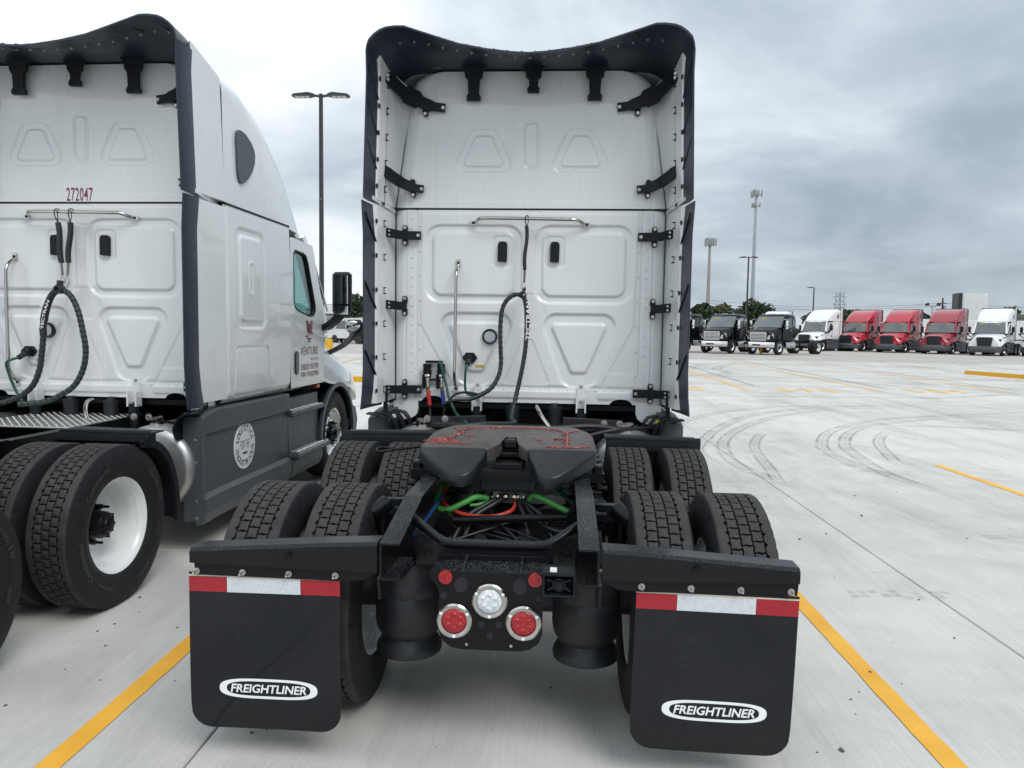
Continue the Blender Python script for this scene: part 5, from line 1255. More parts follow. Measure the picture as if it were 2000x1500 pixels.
air_line('air hose with a red ribbed grip under the valves','x' and -.802,'grip_red',[(-.775,3.15,.99),(-.765,3.08,.94),(-.74,2.95,.95)]); air_line('air hose with a blue ribbed grip beside the red one',-.686,'grip_blue',[(-.70,3.17,.99),(-.73,3.12,.95),(-.69,3.0,.94),(-.60,2.9,.95)])
o=child_of_truck('green_line','thin green hose hanging from the air valves to the coupling plate','hose',None,near1); b=MB(); b.tube(spline([(-.71,3.19,1.46),(-.705,3.155,1.49),(-.69,3.15,1.46),(-.655,3.14,1.34),(-.615,3.11,1.20),(-.55,3.04,1.09),(-.47,2.9,1.05),(-.40,2.6,1.06)],7),.0105,10); part('green_tube',b,'green_dark',o,smooth=60)
# the other tractor's cables
cb=child_of_truck('trailer_cable','dark green spiral wrapped cable hanging in a wide loop on the numbered tractor','cable',None,near2,'coiled trailer cables')
wrapped([(-.085,3.10,2.03),(.0,3.09,1.99),(.07,3.08,1.87),(.115,3.07,1.70),(.135,3.07,1.55),(.115,3.06,1.40),(.05,3.04,1.27),(-.05,3.0,1.19),(-.16,2.95,1.14),(-.30,2.88,1.13)],.022,cb)
wrapped([(-.225,3.08,1.66),(-.235,3.07,1.52),(-.255,3.06,1.38),(-.31,3.04,1.25),(-.42,3.0,1.16),(-.60,2.9,1.10),(-.85,2.7,1.08)],.022,cb)
wrapped([(-.085,3.10,2.03),(-.145,3.09,1.99),(-.195,3.085,1.88),(-.22,3.08,1.76),(-.225,3.08,1.66)],.027,cb,'cable_sleeve',False,.3)
me=text_mesh('TECTRAN','white_print',None,.034,off=.015)
bt=MB(); Pth=spline([(-.085,3.068,2.03),(-.145,3.058,1.99),(-.195,3.053,1.88),(-.22,3.048,1.76),(-.225,3.048,1.66)],16)
for row in (-.017,.020):
    for v_ in [0]:
        V=[]
        for p in me.vertices:
            t=min(.999,max(0,.60-p.co.x/.42)); k=t*(len(Pth)-1); i=int(k); q=Pth[i].lerp(Pth[min(i+1,len(Pth)-1)],k-i); tg=(Pth[min(i+1,len(Pth)-1)]-Pth[max(i-1,0)]).normalized(); nn=Vector((tg.z,0,-tg.x)).normalized(); c_=q+nn*(p.co.y*.7+row); V.append((c_.x,c_.y-.004+abs(row)*.0,c_.z))
        bt.add(V,[tuple(p.vertices) for p in me.polygons])
part('sleeve_lettering',bt,'white_print',cb,smooth=0)
b=MB(); b.lathe([(-.03,.02),(-.03,.034),(.03,.034),(.03,.02)],18,'y',(-.085,3.09,2.03)); b.bar([(-.085,3.09,2.04),(-.075,3.09,2.10)],.03,.04,(0,1,0)); part('cable_clamp',b,'cable',cb,smooth=40,fixn=True)
b=MB(); b.tube(spline([(-.475,3.12,1.48),(-.525,3.06,1.45),(-.53,3.07,1.38),(-.50,3.09,1.25),(-.44,3.09,1.14),(-.40,3.06,1.10)],6),.011,10); part('socket_lead',b,'green_dark',cb,smooth=60)
for x,x1,lb in ((-.125,-.09,'left of the two sprung hose hangers on the numbered tractor, with a bent sleeve'),(-.008,-.055,'right of the two sprung hose hangers on the numbered tractor, with a straight sleeve')):
    hs=child_of_truck('hose_hanger',lb,'hanger',None,near2,'sprung hose hangers'); hook_spring(hs,x,2.645,x1,2.09,3.143,.15,.72,.021)
# ---- decals on the numbered tractor
me=text_mesh('272047','maroon',.222,.108,off=.005,spacing=1.1); t=put('fleet_number',me,near2); t.location=(-.005,3.2465,2.802); t.rotation_euler=(PI/2,0,0)
def side_text(s,y,z,wd,ht,mat,x=1.208,off=.0,sp=1.):
    me=text_mesh(s,mat,wd,ht,off=off,spacing=sp); t=put('door_lettering',me,near2); t.location=(x,y,z); t.rotation_euler=(PI/2,0,PI/2); return t
side_text('VENTURE',5.11,1.512,.50,.085,'maroon',1.2075,.0,1.15); side_text('TRANSPORT',5.25,1.425,.25,.026,'grey_print',1.2075,0,1.3); side_text('USDOT 911759',5.12,1.345,.50,.062,'maroon',1.2075,.004); side_text('VIN VSXJ2900',5.12,1.262,.52,.066,'maroon',1.2075,.004)
b=MB()   # striped crest above the company name
for (y0,z0,y1,z1) in ((5.02,1.83,5.065,1.70),(5.055,1.83,5.09,1.70),(5.16,1.83,5.13,1.70),(5.195,1.83,5.165,1.70),(5.09,1.80,5.115,1.68),(5.13,1.80,5.12,1.68)): b.prism([(y0-.011,z0),(y1-.011,z1),(y1+.011,z1),(y0+.011,z0)],'x',1.2062,1.2075)
for yc,z,w_ in ((5.04,1.665,.07),(5.185,1.70,.05),(5.11,1.64,.11),(5.10,1.612,.05)): b.prism([(yc-w_/2,z-.010),(yc+w_/2,z-.010),(yc+w_/2,z+.010),(yc-w_/2,z+.010)],'x',1.2064,1.2078)
part('company_crest',b,'maroon',near2,smooth=0,fixn=True)
dc=(3.61,.735); b=MB(); b.disc(dc,.20,'x',(1.165,1.183),48); dec=part('round_decal',b,'decal_white',near2,smooth=30,fixn=True)
def arc_text(s,r,h,a0,a1,bottom=False):
    b=MB(); n=len(s)
    for i,ch in enumerate(s):
        if ch==' ': continue
        t=i/(n-1); an=R(a0+(a1-a0)*t); me=text_mesh(ch,'black_print',None,h,off=.012) if ch!='I' else text_mesh(ch,'black_print',h*.16,h)
        rot=an-PI/2 if not bottom else an+PI/2
        for_ = Matrix.Rotation(rot,3,'Z'); V=[]
        for v_ in me.vertices:
            p=for_@Vector((v_.co.x,v_.co.y,0)); V.append((1.1845,dc[0]+r*math.cos(an)+p.x,dc[1]+r*math.sin(an)+p.y))
        b.add(V,[tuple(p.vertices) for p in me.polygons])
    part('decal_lettering',b,'black_print',dec,smooth=0)
arc_text('LOGISTICS',.150,.052,158,22); arc_text('INDUSTRIOUS',.150,.052,188,352,True)
me=text_mesh('FOR THE','black_print',.17,.075,off=.0,shear=.2,spacing=1.2); t=put('decal_lettering',me,dec); t.location=(1.1845,dc[0],dc[1]+.012); t.rotation_euler=(PI/2,0,PI/2)
b=MB(); b.box((1.184,dc[0],dc[1]-.062),(.0015,.085,.016)); part('decal_bar',b,'black_print',dec,smooth=0)
# grab ladder at the door post
b=MB(); b.bar([(1.04,5.58,2.66),(1.12,5.93,1.95)],.03,.012,(1,0,0)); b.bar([(1.06,5.42,2.42),(1.055,5.70,2.42)],.02,.02); b.bar([(1.10,5.62,2.06),(1.10,5.88,2.06)],.02,.02); part('grab_ladder',b,'steel',near2,smooth=20,fixn=True)

# ================================================================== FAR TRUCKS
def far_sleeper(label,loc,rz,pm,skirt='grey_plastic',name='parked_tractor'):
    root=empty(name,None,loc,rz); tag(root,label,'truck','trucks parked in the far row')
    build_body(root,pm,False,skirt)
    b=MB(); b.box((0,3.2,2.6),(2.3,.12,2.3)); part('sleeper_back',b,pm,root,smooth=0)
    for s in (1,-1):
        for z0,z1 in ((1.175,2.70),(2.745,3.86)):
            b=MB(); b.box((s*1.195,3.0,(z0+z1)/2),(.03,.3,z1-z0)); ex=part('side_extender',b,pm,root,smooth=0); b=MB(); b.box((s*1.20,2.74,(z0+z1)/2),(.03,.22,z1-z0)); part('rubber_edge',b,'rubber_edge',ex,smooth=0)
        b=MB(); b.box((s*.385,2.8,.87),(.08,7.6,.26)); part('frame_rail',b,'frame_plain',root,smooth=0)
        for ya in (.66,1.98):
            wheel(root,s*1.06,ya,s); wheel(root,s*.715,ya,-s)
    b=MB(); b.box((0,2.95,3.88),(2.3,.5,.05)); part('roof_extender',b,'rubber_edge',root,smooth=0)
    return root
def m2(label,loc,rz):
    """medium duty day cab on a bare chassis; front axle at local y=0, facing +y"""
    root=empty('black_truck',None,loc,rz); tag(root,label,'truck','trucks parked in the far row')
    # cab
    def cr(y,zt,w_,r=.18,zb=1.0): 
        P=[(0,zt),(w_*.5,zt-.005)]+[(w_-r+r*math.cos(R(90-15*k)),zt-r+r*math.sin(R(90-15*k))-.008) for k in range(7)]+[(w_+.05,1.9),(w_+.06,1.3),(w_+.02,zb)]; return half_ring(P,y)
    part('cab',MB().loft([q[::-1] for q in (cr(-2.08,2.78,1.04,.26),cr(-1.95,2.86,1.09,.26),cr(-1.0,2.87,1.09,.26),cr(-.72,2.76,1.07,.22))]),'black_paint',root,smooth=45,fixn=True)
    V=[]
    for z,y,w_ in ((2.70,-.70,1.0),(1.90,-.06,1.12)):
        for k in range(9):
            u=-1+k/4; V.append((w_*u,y+.14*(1-u*u),z))
    b=MB(); b.add(V,[(j,9+j,10+j,1+j) for j in range(8)]); part('windscreen',b,'dark_glass',root,smooth=60,fixn=True)
    V=[]
    for z,y,w_ in ((2.69,-.69,1.02),(2.81,-.79,1.0)):
        for k in range(9):
            u=-1+k/4; V.append((w_*u,y+.15*(1-u*u),z))
    b=MB(); b.add(V,[(j,9+j,10+j,1+j) for j in range(8)]); part('sun_visor',b,'black_paint',root,smooth=60)
    for x in (-.75,-.18,0,.18,.75):
        b=MB(); b.box((x,-.75,2.875),(.08,.10,.05),ch=.015); part('marker_light',b,'lens_grey',root,smooth=30)
    b=MB(); b.box((.35,-.42,2.50),(.42,.02,.14)); part('windscreen_sticker',b,'sticker_yellow',root,smooth=0)
    for s in (1,-1):
        b=MB(); b.bar([(s*1.04,-.72,2.72),(s*1.15,-.10,1.86)],.07,.07,(0,1,0)); part('pillar',b,'black_paint',root,smooth=20,fixn=True)
        b=MB(); b.prism([(-1.45,1.92),(-.72,1.88),(-.58,1.95),(-.80,2.55),(-1.45,2.58)],'x',s*1.06,s*1.145); part('side_window',b,'dark_glass',root,smooth=0,fixn=True)
        b=MB(); b.prism([(-1.98,1.98),(-1.58,1.98),(-1.58,2.5),(-1.98,2.5)],'x',s*1.06,s*1.14); part('side_window',b,'dark_glass',root,smooth=0,fixn=True)
        b=MB(); b.prism([(-1.50,1.05),(-.35,1.05),(-.35,1.85),(-1.50,1.85)],'x',s*1.13,s*1.15); d=part('door',b,'black_paint',root,smooth=0,fixn=True)
        b=MB(); b.box((s*1.16,-1.38,1.72),(.03,.16,.05)); part('handle',b,'chrome',d,smooth=0)
        b=MB(); b.box((s*1.42,-.38,2.18),(.20,.12,.42),ch=.04); b.box((s*1.42,-.38,1.86),(.18,.12,.16),ch=.04); b.tube([(s*1.1,-.45,2.5),(s*1.38,-.40,2.44),(s*1.38,-.40,1.75),(s*1.12,-.35,1.72)],.018,6); part('mirror',b,'chrome',root,smooth=30,fixn=True)
        b=MB(); b.lathe([(-2.0,0),(-1.98,.24),(-.75,.24),(-.73,0)],24,'y',(s*.95,0,.70)); part('fuel_tank',b,'chrome',root,smooth=40,fixn=True)
        for y in (-.95,-1.7):
            b=MB(); b.box((s*1.12,y,.55),(.28,.45,.06)); part('step',b,'alu_plate',root,smooth=0)
        b=MB(); b.box((s*.40,-3.2,.90),(.08,8.2,.24)); part('frame_rail',b,'frame_plain',root,smooth=0)
        wheel(root,s*1.03,.0,s,'steer'); wheel(root,s*1.03,-5.3,s); wheel(root,s*.69,-5.3,-s)
        # headlight pod
        P=[(s*.68,1.08),(s*.98,1.06),(s*1.13,1.18),(s*1.06,1.38),(s*.80,1.34)]; V=[(x,.94-.55*max(0,abs(x)-.68)**1.2,z) for x,z in P]; V2=[(x,y-.2,z) for x,y,z in V]
        b=MB(); b.add(V+V2,[(0,1,2,3,4),(9,8,7,6,5)]+[(i,i+5,(i+1)%5+5,(i+1)%5) for i in range(5)]); part('headlight',b,'headlight',root,smooth=0,fixn=True)
    def hr(y,zt,wt,P3,P4,P5): return [(0,y,zt),(wt*.7,y,zt-.01),(wt,y,zt-.06),(P3[0],y,P3[1]),(P4[0],y,P4[1]),(P5[0],y,P5[1]),(-P5[0],y,P5[1]),(-P4[0],y,P4[1]),(-P3[0],y,P3[1]),(-wt,y,zt-.06),(-wt*.7,y,zt-.01)]
    part('hood',MB().loft([hr(-.15,1.93,1.04,(1.13,1.76),(1.16,1.50),(1.14,1.0)),hr(.1,1.88,.95,(1.10,1.67),(1.19,1.42),(1.20,1.08)),hr(.4,1.82,.87,(1.05,1.58),(1.19,1.33),(1.20,1.06)),hr(.65,1.75,.80,(1.0,1.50),(1.14,1.28),(1.16,.95)),hr(.80,1.69,.74,(.93,1.44),(1.07,1.24),(1.10,.92)),hr(.86,1.60,.68,(.86,1.38),(1.0,1.2),(1.02,.95))]),'black_paint',root,smooth=50,fixn=True)
    b=MB(); b.prism([(-.56,1.02),(.56,1.02),(.60,1.52),(-.60,1.52)],'y',.84,.90); g_=part('grille',b,'dark_grille',root,smooth=0,fixn=True)
    for k in range(5):
        b=MB(); b.box((0,.915,1.06+.10*k),(1.16,.03,.055),ch=.01); part('grille_bar',b,'chrome',g_,smooth=30)
    b=MB(); b.frame(rrect(0,1.27,1.28,.60,.06,3),rrect(0,1.27,1.16,.50,.04,3),'y',.86,.93); part('grille_surround',b,'chrome',g_,smooth=20,fixn=True)
    def br(z,i): return [(x*(1.2-i),1.12-i-.35*abs(x)**3,z) for x in np.linspace(-1,1,11)]+[(1.1-i,.62,z),(-1.1+i,.62,z)]
    bp=part('bumper',MB().loft([br(.50,.03),br(.54,0),br(.84,0),br(.88,.03)]),'chrome',root,smooth=50,fixn=True)
    b=MB(); b.box((0,1.115,.68),(.62,.03,.11),ch=.02); part('bumper_slot',b,'seam',bp,smooth=20)
    b=MB(); b.box((0,-1.0,1.0),(1.8,1.8,.25)); b.box((0,.2,.95),(1.3,1.3,.5)); b.cyl((-1,-5.3,.5),(1,-5.3,.5),.09,.09,14); b.cyl((-1,0,.5),(1,0,.5),.06,.06,14); part('underbody',b,'frame_plain',root,smooth=30)
    for y in (-3.2,-4.4,-6.6,-7.2):
        b=MB(); b.box((0,y,.90),(.76,.08,.2)); part('cross_member',b,'frame_plain',root,smooth=0)
    return root
# heading: local +y is the front. rz turns +y towards the camera
def head(deg): return PI-R(deg)     # deg: angle of the nose from -Y towards -X
def place_front(px,py,deg,front_y=7.4):
    a_=R(deg); d=Vector((-math.sin(a_),-math.cos(a_))); return (px-d.x*front_y,py-d.y*front_y)
def put_far(label,px,py,deg,pm,**k):
    x,y=place_front(px,py,deg,7.3); return far_sleeper(label,(x,y,gz(y)-.04),head(deg),pm,**k)
put_far('bright red sleeper tractor beside the plain white one, leftmost of the three red tractors',27.0,68.0,48,'red')
put_far('bright red sleeper tractor in the middle of the three red tractors',29.4,65.2,46,'red')
put_far('dark red sleeper tractor with red side skirts parked next to the far white one',31.9,62.3,44,'red_dark',skirt='grey_plastic')
put_far('white sleeper tractor at the right end of the far row beyond the dark red one',34.2,59.2,42,'white')
put_far('white sleeper tractor at the right edge of the photo, mostly cut off by it',37.9,58.6,43,'white')
put_far('white sleeper tractor in the far row between the bare black chassis and the red tractors',22.8,66.5,48,'white')
put_far('white tractor whose pale roof shows behind the black day cab truck with long bare chassis',21.2,74.0,40,'white')
def put_m2(label,px,py,deg):
    a_=R(deg); d=Vector((-math.sin(a_),-math.cos(a_))); x,y=px-d.x*1.0,py-d.y*1.0
    return m2(label,(x,y,gz(y)+.02),head(deg))
put_m2('black day cab truck with chrome bumper, half hidden at the edge of the nearest tractor',8.9,55.5,48)
put_m2('black day cab truck with chrome grille in the middle of the three black trucks',11.8,53.6,44)
put_m2('black day cab truck with chrome grille and a long bare chassis stretching right',14.65,52.0,48)

# ================================================================== BACKGROUND
def trailer(label,x,y,rz,ln=14.,name='box_trailer'):
    o=empty(name,None,(x,y,gz(y)),rz); tag(o,label,'trailer','white box trailers in the background')
    b=MB(); b.box((0,0,2.55),(2.6,ln,2.75),ch=.04); part('trailer_body',b,'trailer_white',o,smooth=20)
    for k in range(int(ln/1.2)):
        for s in (1,-1):
            b=MB(); b.box((s*1.305,-ln/2+.6+1.2*k,2.55),(.02,.06,2.7)); part('side_post',b,'trailer_white',o,smooth=0)
    b=MB(); b.box((0,0,1.1),(2.4,ln*.98,.16)); part('underframe',b,'dark_metal',o,smooth=0)
    for s in (1,-1):
        for yy in (-ln/2+1.6,-ln/2+2.9): w_=wheel(o,s*1.05,yy,s)
        b=MB(); b.box((s*.8,ln/2-2.5,.55),(.12,.12,1.1)); part('landing_leg',b,'dark_metal',o,smooth=0)
    return o
trailer('long white box trailer parked behind the right end of the far row',67,113,R(75),16); trailer('white box trailer seen between the last two red tractors',50.5,110,R(78),10)
trailer('white box trailer at left beyond the yellow bollard',-26.5,84,R(20),12)
def far_car(label,x,y,rz,mat,pickup=False):
    o=empty('parked_pickup' if pickup else 'parked_van',None,(x,y,gz(y)),rz); tag(o,label,'pickup' if pickup else 'van')
    b=MB()
    prof=[(-2.7,.5),(2.6,.5),(2.65,1.0),(1.4,1.15),(.8,1.8),(-.9,1.85),(-1.1,1.2),(-2.7,1.2)] if pickup else [(-2.8,.45),(2.7,.45),(2.75,1.1),(1.8,1.3),(1.1,2.35),(-2.7,2.45),(-2.8,1.0)]
    b.prism(prof,'x',-.95,.95); part('body',b,mat,o,smooth=15,fixn=True)
    for s in (1,-1):
        b=MB(); b.prism([(-.8,1.25),(1.1,1.25),(.7,1.7),(-.75,1.75)] if pickup else [(.2,1.35),(1.6,1.35),(1.1,2.1),(.2,2.15)],'x',s*.93,s*.96); part('side_window',b,'dark_glass',o,smooth=0,fixn=True)
        for yy in (-1.7,1.7):
            b=MB(); b.lathe([(-.12,.0),(-.12,.36),(-.08,.40),(.08,.40),(.12,.36),(.12,.22),(.08,.20),(.08,0)],24,'x',(s*.85,yy,.40)); part('tyre',b,'tyre',o,smooth=40,fixn=True); b=MB(); b.lathe([(.085,0),(.10,.10),(.09,.21)],20,'x',(0,0,0)); q=part('rim',b,'galv',o,smooth=40,fixn=True); q.location=(s*.87,yy,.40); q.rotation_euler=(0,0,0 if s>0 else PI)
    return o
far_car('white van parked in front of the gabled brown house',-18.6,70,R(60),'trailer_white'); far_car('black pickup truck parked beside the white van by the brown house',-15.2,66,R(70),'black_paint',True)
for k,(x,y) in enumerate(((-21.5,72),(-24.5,73))):
    o=m2('',(x,y,gz(y)),R(200+10*k)); o['label']=('dark chassis truck at left, second from the white trailer and nearer the van','dark chassis truck at left, directly in front of the white trailer')[k]
def house():
    o=empty('gabled_house',None,(-23.5,92,gz(92)),R(0)); tag(o,'brown sided house with two grey gables and white vents at left','house')
    b=MB(); b.box((1,0,1.45),(9,6,2.9)); part('wall',b,'wood',o,smooth=0)
    b=MB(); b.prism([(-4.0,2.9),(6.2,2.9),(6.0,4.3),(-3.5,4.3)],'y',-3.4,3.2); part('roof',b,'shingle',o,smooth=0,fixn=True)
    for cx,hw,zp in ((.6,2.3,4.1),(3.6,2.1,3.4)):
        b=MB(); b.prism([(cx-hw,2.6),(cx+hw,2.6),(cx,zp)],'y',-3.9,-3.2); part('gable',b,'wood',o,smooth=0,fixn=True)
        for s in (1,-1):
            b=MB(); b.bar([(cx,-3.7,zp+.12),(cx+s*(hw+.3),-3.7,2.52)],.9,.10,(0,0,1)); part('gable_roof',b,'shingle',o,smooth=0,fixn=True)
    for x,z in ((.6,3.1),(3.6,2.0),(-1.8,1.7)):
        b=MB(); b.box((x,-3.93,z),(1.2,.06,.6)); f=part('window',b,'trailer_white',o,smooth=0); b=MB(); b.box((x,-3.965,z),(1.0,.03,.42)); part('pane',b,'antenna',f,smooth=0)
    return o
house()
def lamp_post(label,x,y,h,arm=1.15,double=True,rz=0.):
    o=empty('lamp_post',None,(x,y,gz(y)),rz); tag(o,label,'lamp post','lamp posts around the lot')
    b=MB(); b.bar([(0,0,0),(0,0,h)],[.17,.13],[.17,.13],(0,1,0)); part('pole',b,'pole',o,smooth=20,fixn=True)
    b=MB(); b.cyl((0,0,-.3),(0,0,.75),.3,.3,20); part('base',b,'concrete',o,smooth=40)
    for s in ((1,-1) if double else (-1,)):
        b=MB(); b.bar([(0,0,h-.10),(s*.30,0,h-.06)],.08,.08); b.loft([[(s*.28,-.10,h-.09),(s*.28,.10,h-.09),(s*.28,.10,h-.0),(s*.28,-.10,h-.0)],[(s*.5,-.19,h-.115),(s*.5,.19,h-.115),(s*.5,.19,h+.03),(s*.5,-.19,h+.03)],[(s*(arm-.1),-.19,h-.115),(s*(arm-.1),.19,h-.115),(s*(arm-.1),.19,h-.03),(s*(arm-.1),-.19,h-.03)],[(s*arm,-.10,h-.105),(s*arm,.10,h-.105),(s*arm,.10,h-.06),(s*arm,-.10,h-.06)]]); hd=part('lamp_head',b,'pole',o,smooth=25,fixn=True)
        for k in range(3):
            b=MB(); b.box((s*(arm-.22-.20*k),0,h-.117),(.17,.30,.012)); part('lamp_lens',b,'lens_grey',hd,smooth=0)
    b=MB(); b.box((0,-.09,h*.62),(.03,.02,.03)); b2=b; part('bolt',b,'bolt',o,smooth=0)
    return o
lamp_post('tall dark double headed lamp post between the two white tractors',-9.33,30,11.05,1.18)
lamp_post('dark double headed lamp post in front of the taller cell tower',21.3,80,9.65,1.0)
lamp_post('short single headed lamp post over the white tractor in the far row',38.9,110,8.4,1.0,False)
def cell_tower(label,x,y,h,two,mat):
    o=empty('cell_tower',None,(x,y,0),0); tag(o,label,'cell tower','cell towers behind the lot')
    b=MB(); b.tube([(0,0,0),(0,0,h*.5),(0,0,h)],[.62,.45,.30],20); part('pole',b,mat,o,smooth=50)
    def array(z,n,r,ph,light):
        b=MB()
        for k in range(3):
            a0=2*PI*k/3; a1=2*PI*(k+1)/3; b.bar([(r*math.cos(a0),r*math.sin(a0),z),(r*math.cos(a1),r*math.sin(a1),z)],.12,.12); b.bar([(0,0,z),(r*math.cos(a0),r*math.sin(a0),z)],.10,.10)
        part('array_frame',b,'galv',o,smooth=0,fixn=True)
        for k in range(3):
            a0=Vector((r*math.cos(2*PI*k/3),r*math.sin(2*PI*k/3),0)); a1=Vector((r*math.cos(2*PI*(k+1)/3),r*math.sin(2*PI*(k+1)/3),0))
            for j in range(n):
                p=a0.lerp(a1,(j+.3)/(n-.3)); b=MB(); b.box((p.x*1.06,p.y*1.06,z+.2),(.30,.30,ph),Matrix.Rotation(2*PI*k/3,3,'Z')); part('antenna',b,'antenna',o,smooth=0)
    if two: array(h-1.0,3,1.7,1.7,1); array(h-4.0,2,1.4,1.0,0)
    else: array(h-.8,5,1.75,2.0,1)
    b=MB(); b.cyl((0,0,h),(0,0,h+1.6),.05,.02,8); part('lightning_rod',b,'galv',o)
    return o
cell_tower('tall grey cell tower with two tiers of antennas right of the nearest tractor',54.6,200,39.6,True,'galv'); cell_tower('shorter brownish cell tower with one dense ring of antennas',42.9,200,26.6,False,'galv_warm')
o=empty('billboard',None,(70.5,128,gz(128)),R(-10)); tag(o,'blank white billboard edge-on with dark side standing behind the dark red tractor','billboard')
b=MB(); b.box((1.3,-.6,6.3),(3.6,.18,5.0)); part('face_panel',b,'trailer_white',o,smooth=0); b=MB(); b.box((-.95,1.0,6.3),(.6,3.0,5.1)); part('side_frame',b,'pole',o,smooth=0)
for x in (-.7,1.3):
    b=MB(); b.cyl((x,.4,0),(x,.4,5.),.18,.18,10); part('post',b,'pole',o)
for k in range(4):
    b=MB(); b.box((-1.0,-.52,4.4+1.2*k),(.7,.06,.08)); part('rail',b,'dark_metal',o,smooth=0)
o=empty('utility_pole',None,(73,140,gz(140)),0); tag(o,'thin wooden utility pole with short crossarm left of the billboard','utility pole')
b=MB(); b.tube([(0,0,0),(0,0,8.6)],[.22,.14],8); part('pole',b,'bark',o); b=MB(); b.box((0,0,7.6),(1.6,.12,.14)); part('crossarm',b,'bark',o,smooth=0); b=MB(); b.cyl((.4,0,6.4),(.4,0,7.2),.25,.25,10); part('transformer',b,'galv',o)
o=empty('floodlight_pole',None,(59.5,117,gz(117)),0); tag(o,'pale pole with two floodlights between the last two red tractors','lamp post')
b=MB(); b.tube([(0,0,0),(0,0,6.2)],[.14,.10],8); part('pole',b,'galv_warm',o)
for s in (1,-1):
    b=MB(); b.bar([(0,0,6.0),(s*.7,0,6.25)],.06,.06); b.box((s*.85,-.1,6.4),(.5,.3,.35),Matrix.Rotation(R(20)*s,3,'Y')); part('floodlight',b,'pole',o,smooth=0)
o=empty('pylon',None,(97,250,0),R(15)); tag(o,'distant grey lattice power pylon above the trees right of centre','pylon'); b=MB(); 
for sx in (1,-1):
    for sy in (1,-1): b.bar([(sx*2.2,sy*2.2,0),(sx*1.1,sy*1.1,9),(sx*.8,sy*.8,16)],.2,.2,(1,0,0))
part('leg_frame',b,'galv',o,smooth=0,fixn=True); b=MB()
for k in range(8):
    z=2*k; w_=2.2-.088*z
    for s in (1,-1): b.bar([(-w_,s*w_,z),(w_,s*w_,z+2)],.12,.12); b.bar([(w_,s*w_,z),(-w_,s*w_,z+2)],.12,.12)
for z in (12,14.5): b.bar([(-2.6,0,z),(2.6,0,z)],.2,.2)
part('bracing',b,'galv',o,smooth=0,fixn=True)
o=empty('low_building',None,(84,128,gz(128)),R(-14)); tag(o,'long low building with dark flat roof edge behind the right end of the row','building')
b=MB(); b.box((0,0,2.4),(30,6,4.8)); part('wall',b,'trailer_white',o,smooth=0); b=MB(); b.box((0,-.2,5.0),(30.6,6.8,.6)); part('roof',b,'shingle',o,smooth=0); b=MB(); b.box((0,-3.1,4.5),(30.2,.4,.36)); part('soffit',b,'brown_light',o,smooth=0)
o=empty('bollard',None,(-11.15,37,gz(37)),0); tag(o,'yellow bollard standing on the lot beyond the numbered tractor','bollard')
b=MB(); b.lathe([(0,.19),(.92,.19),(.97,.175),(1.0,.12),(1.01,0)],28,'z'); part('post_sleeve',b,'yellow_kerb',o,smooth=40,fixn=True)
o=empty('bollard',None,(17.4,55.5,gz(55.5)),0); tag(o,'thin yellow guard post between the two nearest black trucks','bollard'); b=MB(); b.bar([(-1.6,-.5,0),(-1.6,-.5,1.15)],.14,.14,(0,1,0)); b.bar([(-1.95,-.5,.98),(-1.6,-.5,.98)],.10,.10); part('post_sleeve',b,'yellow_kerb',o,smooth=0,fixn=True)
# overhead wires
for (x0,y0,z0,x1,y1,z1,lb) in ((30,150,8.6,73,140,8.0,'upper overhead wire running left from the utility pole over the treeline'),(30,150,8.0,73,140,7.6,'lower overhead wire running left from the utility pole over the treeline'),(73,140,8.0,140,135,8.4,'overhead wire running right from the utility pole past the billboard')):
    P=[(x0+(x1-x0)*t,y0+(y1-y0)*t,z0+(z1-z0)*t-1.2*4*t*(1-t)) for t in np.linspace(0,1,16)]; b=MB(); b.tube(P,.025,5); o=part('overhead_wire',b,'dark_metal'); tag(o,lb,'wire','overhead wires')
# trees
def leaf_crown(blobs,n,size,name='crown'):
    V=[];F=[]
    vol=[r[3]*r[4]*r[5] for r in blobs]; tot=sum(vol)
    for (cx,cy,cz,rx,ry,rz_),vv in zip(blobs,vol):
        m_=int(n*vv/tot); d=RNG.normal(size=(m_,3)); d/=np.linalg.norm(d,axis=1)[:,None]; rad=RNG.uniform(.55,1.06,size=(m_,1))**.6
        p=d*rad*np.array([rx,ry,rz_])*(1+.16*np.sin(d[:,[0]]*7+cx)+.12*np.sin(d[:,[2]]*9+cy))+np.array([cx,cy,cz])
        a_=RNG.normal(size=(m_,3)); a_/=np.linalg.norm(a_,axis=1)[:,None]; b_=np.cross(a_,RNG.normal(size=(m_,3))); b_/=np.linalg.norm(b_,axis=1)[:,None]
        s_=RNG.uniform(.6,1.3,size=(m_,1))*size
        for q in (-a_-b_*.5,a_*.7-b_,a_+b_*.6,-a_*.6+b_): V.append((p+q*s_))
        k=m_; o=len(F) and 0
        F.append(m_)
    verts=[];faces=[];i=0;base=0
    for m_ in F:
        A=V[i:i+4]; i+=4
        verts.append(np.stack(A,1).reshape(-1,3)); faces.append(np.arange(m_*4).reshape(-1,4)+base); base+=m_*4
    return np.concatenate(verts),np.concatenate(faces)
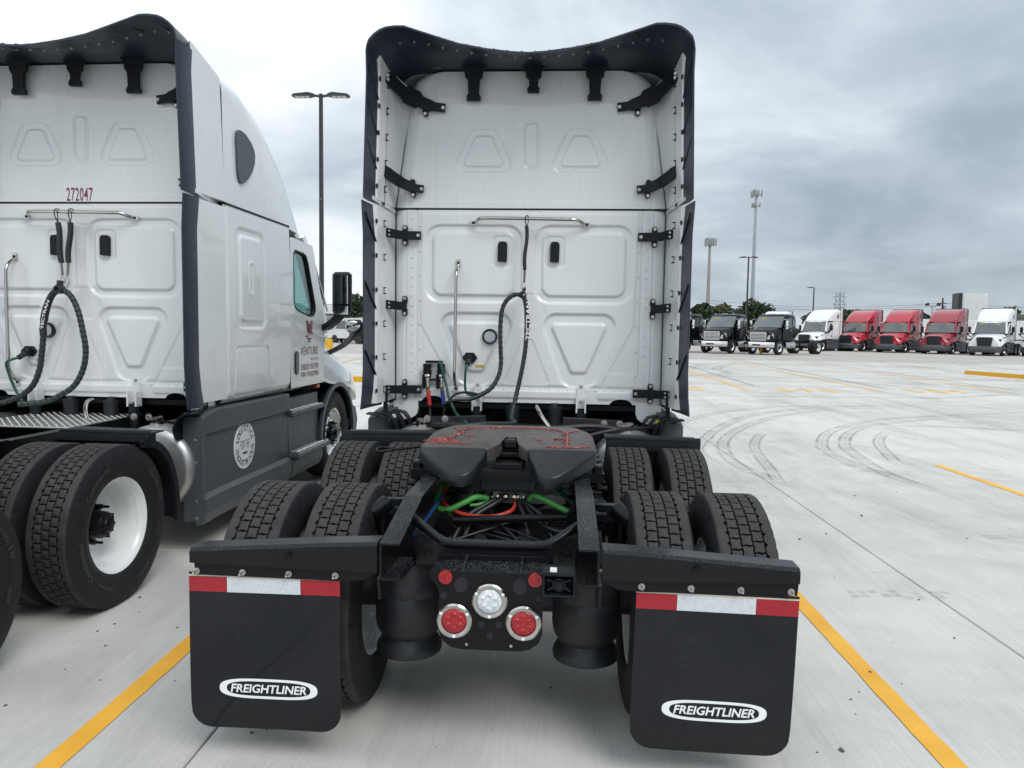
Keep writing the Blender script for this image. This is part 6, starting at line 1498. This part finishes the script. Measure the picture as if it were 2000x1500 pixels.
def tree(label,x,y,h,w_,mat,n=2600,size=.28,shape=None,base=.25):
    o=empty('tree',None,(x,y,gz(y) if y<90 else .3),random.uniform(0,6)); tag(o,label,'tree','trees along the horizon')
    b=MB(); b.tube([(0,0,-.3),(.05,.03,h*.3),(.0,.1,h*.62)],[.05*h**.9,.035*h,.012*h],8); tr=part('trunk',b,'bark',o,smooth=60)
    for k in range(5):
        an=k*1.26+random.random(); q=MB(); q.tube([(0,0,h*(.28+.05*k)),(math.cos(an)*w_*.18,math.sin(an)*w_*.18,h*(.42+.05*k)),(math.cos(an)*w_*.34,math.sin(an)*w_*.34,h*(.52+.06*k))],[.018*h,.012*h,.004*h],6); part('limb',q,'bark',tr,smooth=60)
    blobs=[]
    for k in range(shape or 9):
        an=random.uniform(0,6.28); rr=random.uniform(.1,.62)*w_/2; zz=random.uniform(base+.15,.88)*h; s_=random.uniform(.24,.42)*(1.1-.5*abs(zz/h-.55)); blobs.append((rr*math.cos(an),rr*math.sin(an),zz,w_*s_*.95,w_*s_*.95,h*s_*.52))
    V,F=leaf_crown(blobs,n,size)
    me=bpy.data.meshes.new('crown'); me.from_pydata(V.tolist(),[],F.tolist()); me.update(); me.materials.append(MT[mat]); put('crown',me,o); return o
def at_px(u,d):  # ground position at depth d for a bearing measured on the photograph's horizon
    t=(u-1000)/1430; a_=yaw; return (-math.sin(a_)*d+math.cos(a_)*d*t, math.cos(a_)*d+math.sin(a_)*d*t)
for u,d,h,w_,mat,lb in ((1362,140,8.0,5.0,'leaf_dark','round dark green tree directly right of the nearest tractor'),(1400,150,8.3,6.5,'leaf_olive','olive green tree behind the shorter cell tower'),(1437,135,7.3,6.5,'leaf_dark','dark tree between the two cell towers'),(1478,125,8.0,5.6,'leaf_dark','tall dark tree behind the taller cell tower'),
    (1597,150,7.2,5.6,'leaf_mid','tree behind the short single headed lamp post'),(1648,150,7.4,7.0,'leaf_mid','ragged tree in front of the distant pylon'),(1700,190,6.8,6.0,'leaf_dark','small tree top showing over the leftmost red tractor'),(1785,160,6.8,5.6,'leaf_dark','tree top showing over the middle red tractor'),(1828,165,7.2,6.0,'leaf_mid','tree behind the pole with two floodlights'),(1916,150,7.2,6.5,'leaf_dark','dark spreading tree right of the billboard'),(1953,140,8.3,6.0,'leaf_mid','tall rounded tree over the roof of the far white tractor'),(1990,170,6.4,7.0,'leaf_dark','low tree at the right edge of the photo'),
    (692,84,6.1,3.3,'leaf_dark','open crowned dark tree left of the nearest tractor over the brown house'),(714,88,5.6,3.0,'leaf_mid','second tree over the brown house, touching the tractor edge'),(676,100,3.6,2.2,'leaf_olive','small bushy olive tree beside the brown house')):
    x,y=at_px(u,d); tree(lb,x,y,h*.9,w_,mat,n=3400,size=.17+.0009*d*.5)
# hedge of far-off woods that reads as one mass
blobs=[]
for k in range(120):
    u=random.uniform(1345,2300) if k<48 else random.uniform(-300,1345); x,y=at_px(u,random.uniform(170,200)); hh=random.uniform(2.0,3.0); blobs.append((x,y,hh*.55,random.uniform(3,6),2.5,hh*.62))
V,F=leaf_crown(blobs,26000,.42); me=bpy.data.meshes.new('far_woods'); me.from_pydata(V.tolist(),[],F.tolist()); me.update(); me.materials.append(MT['leaf_dark']); stuff(tag(put('far_woods',me),'dark band of distant woods along the horizon','woods'))
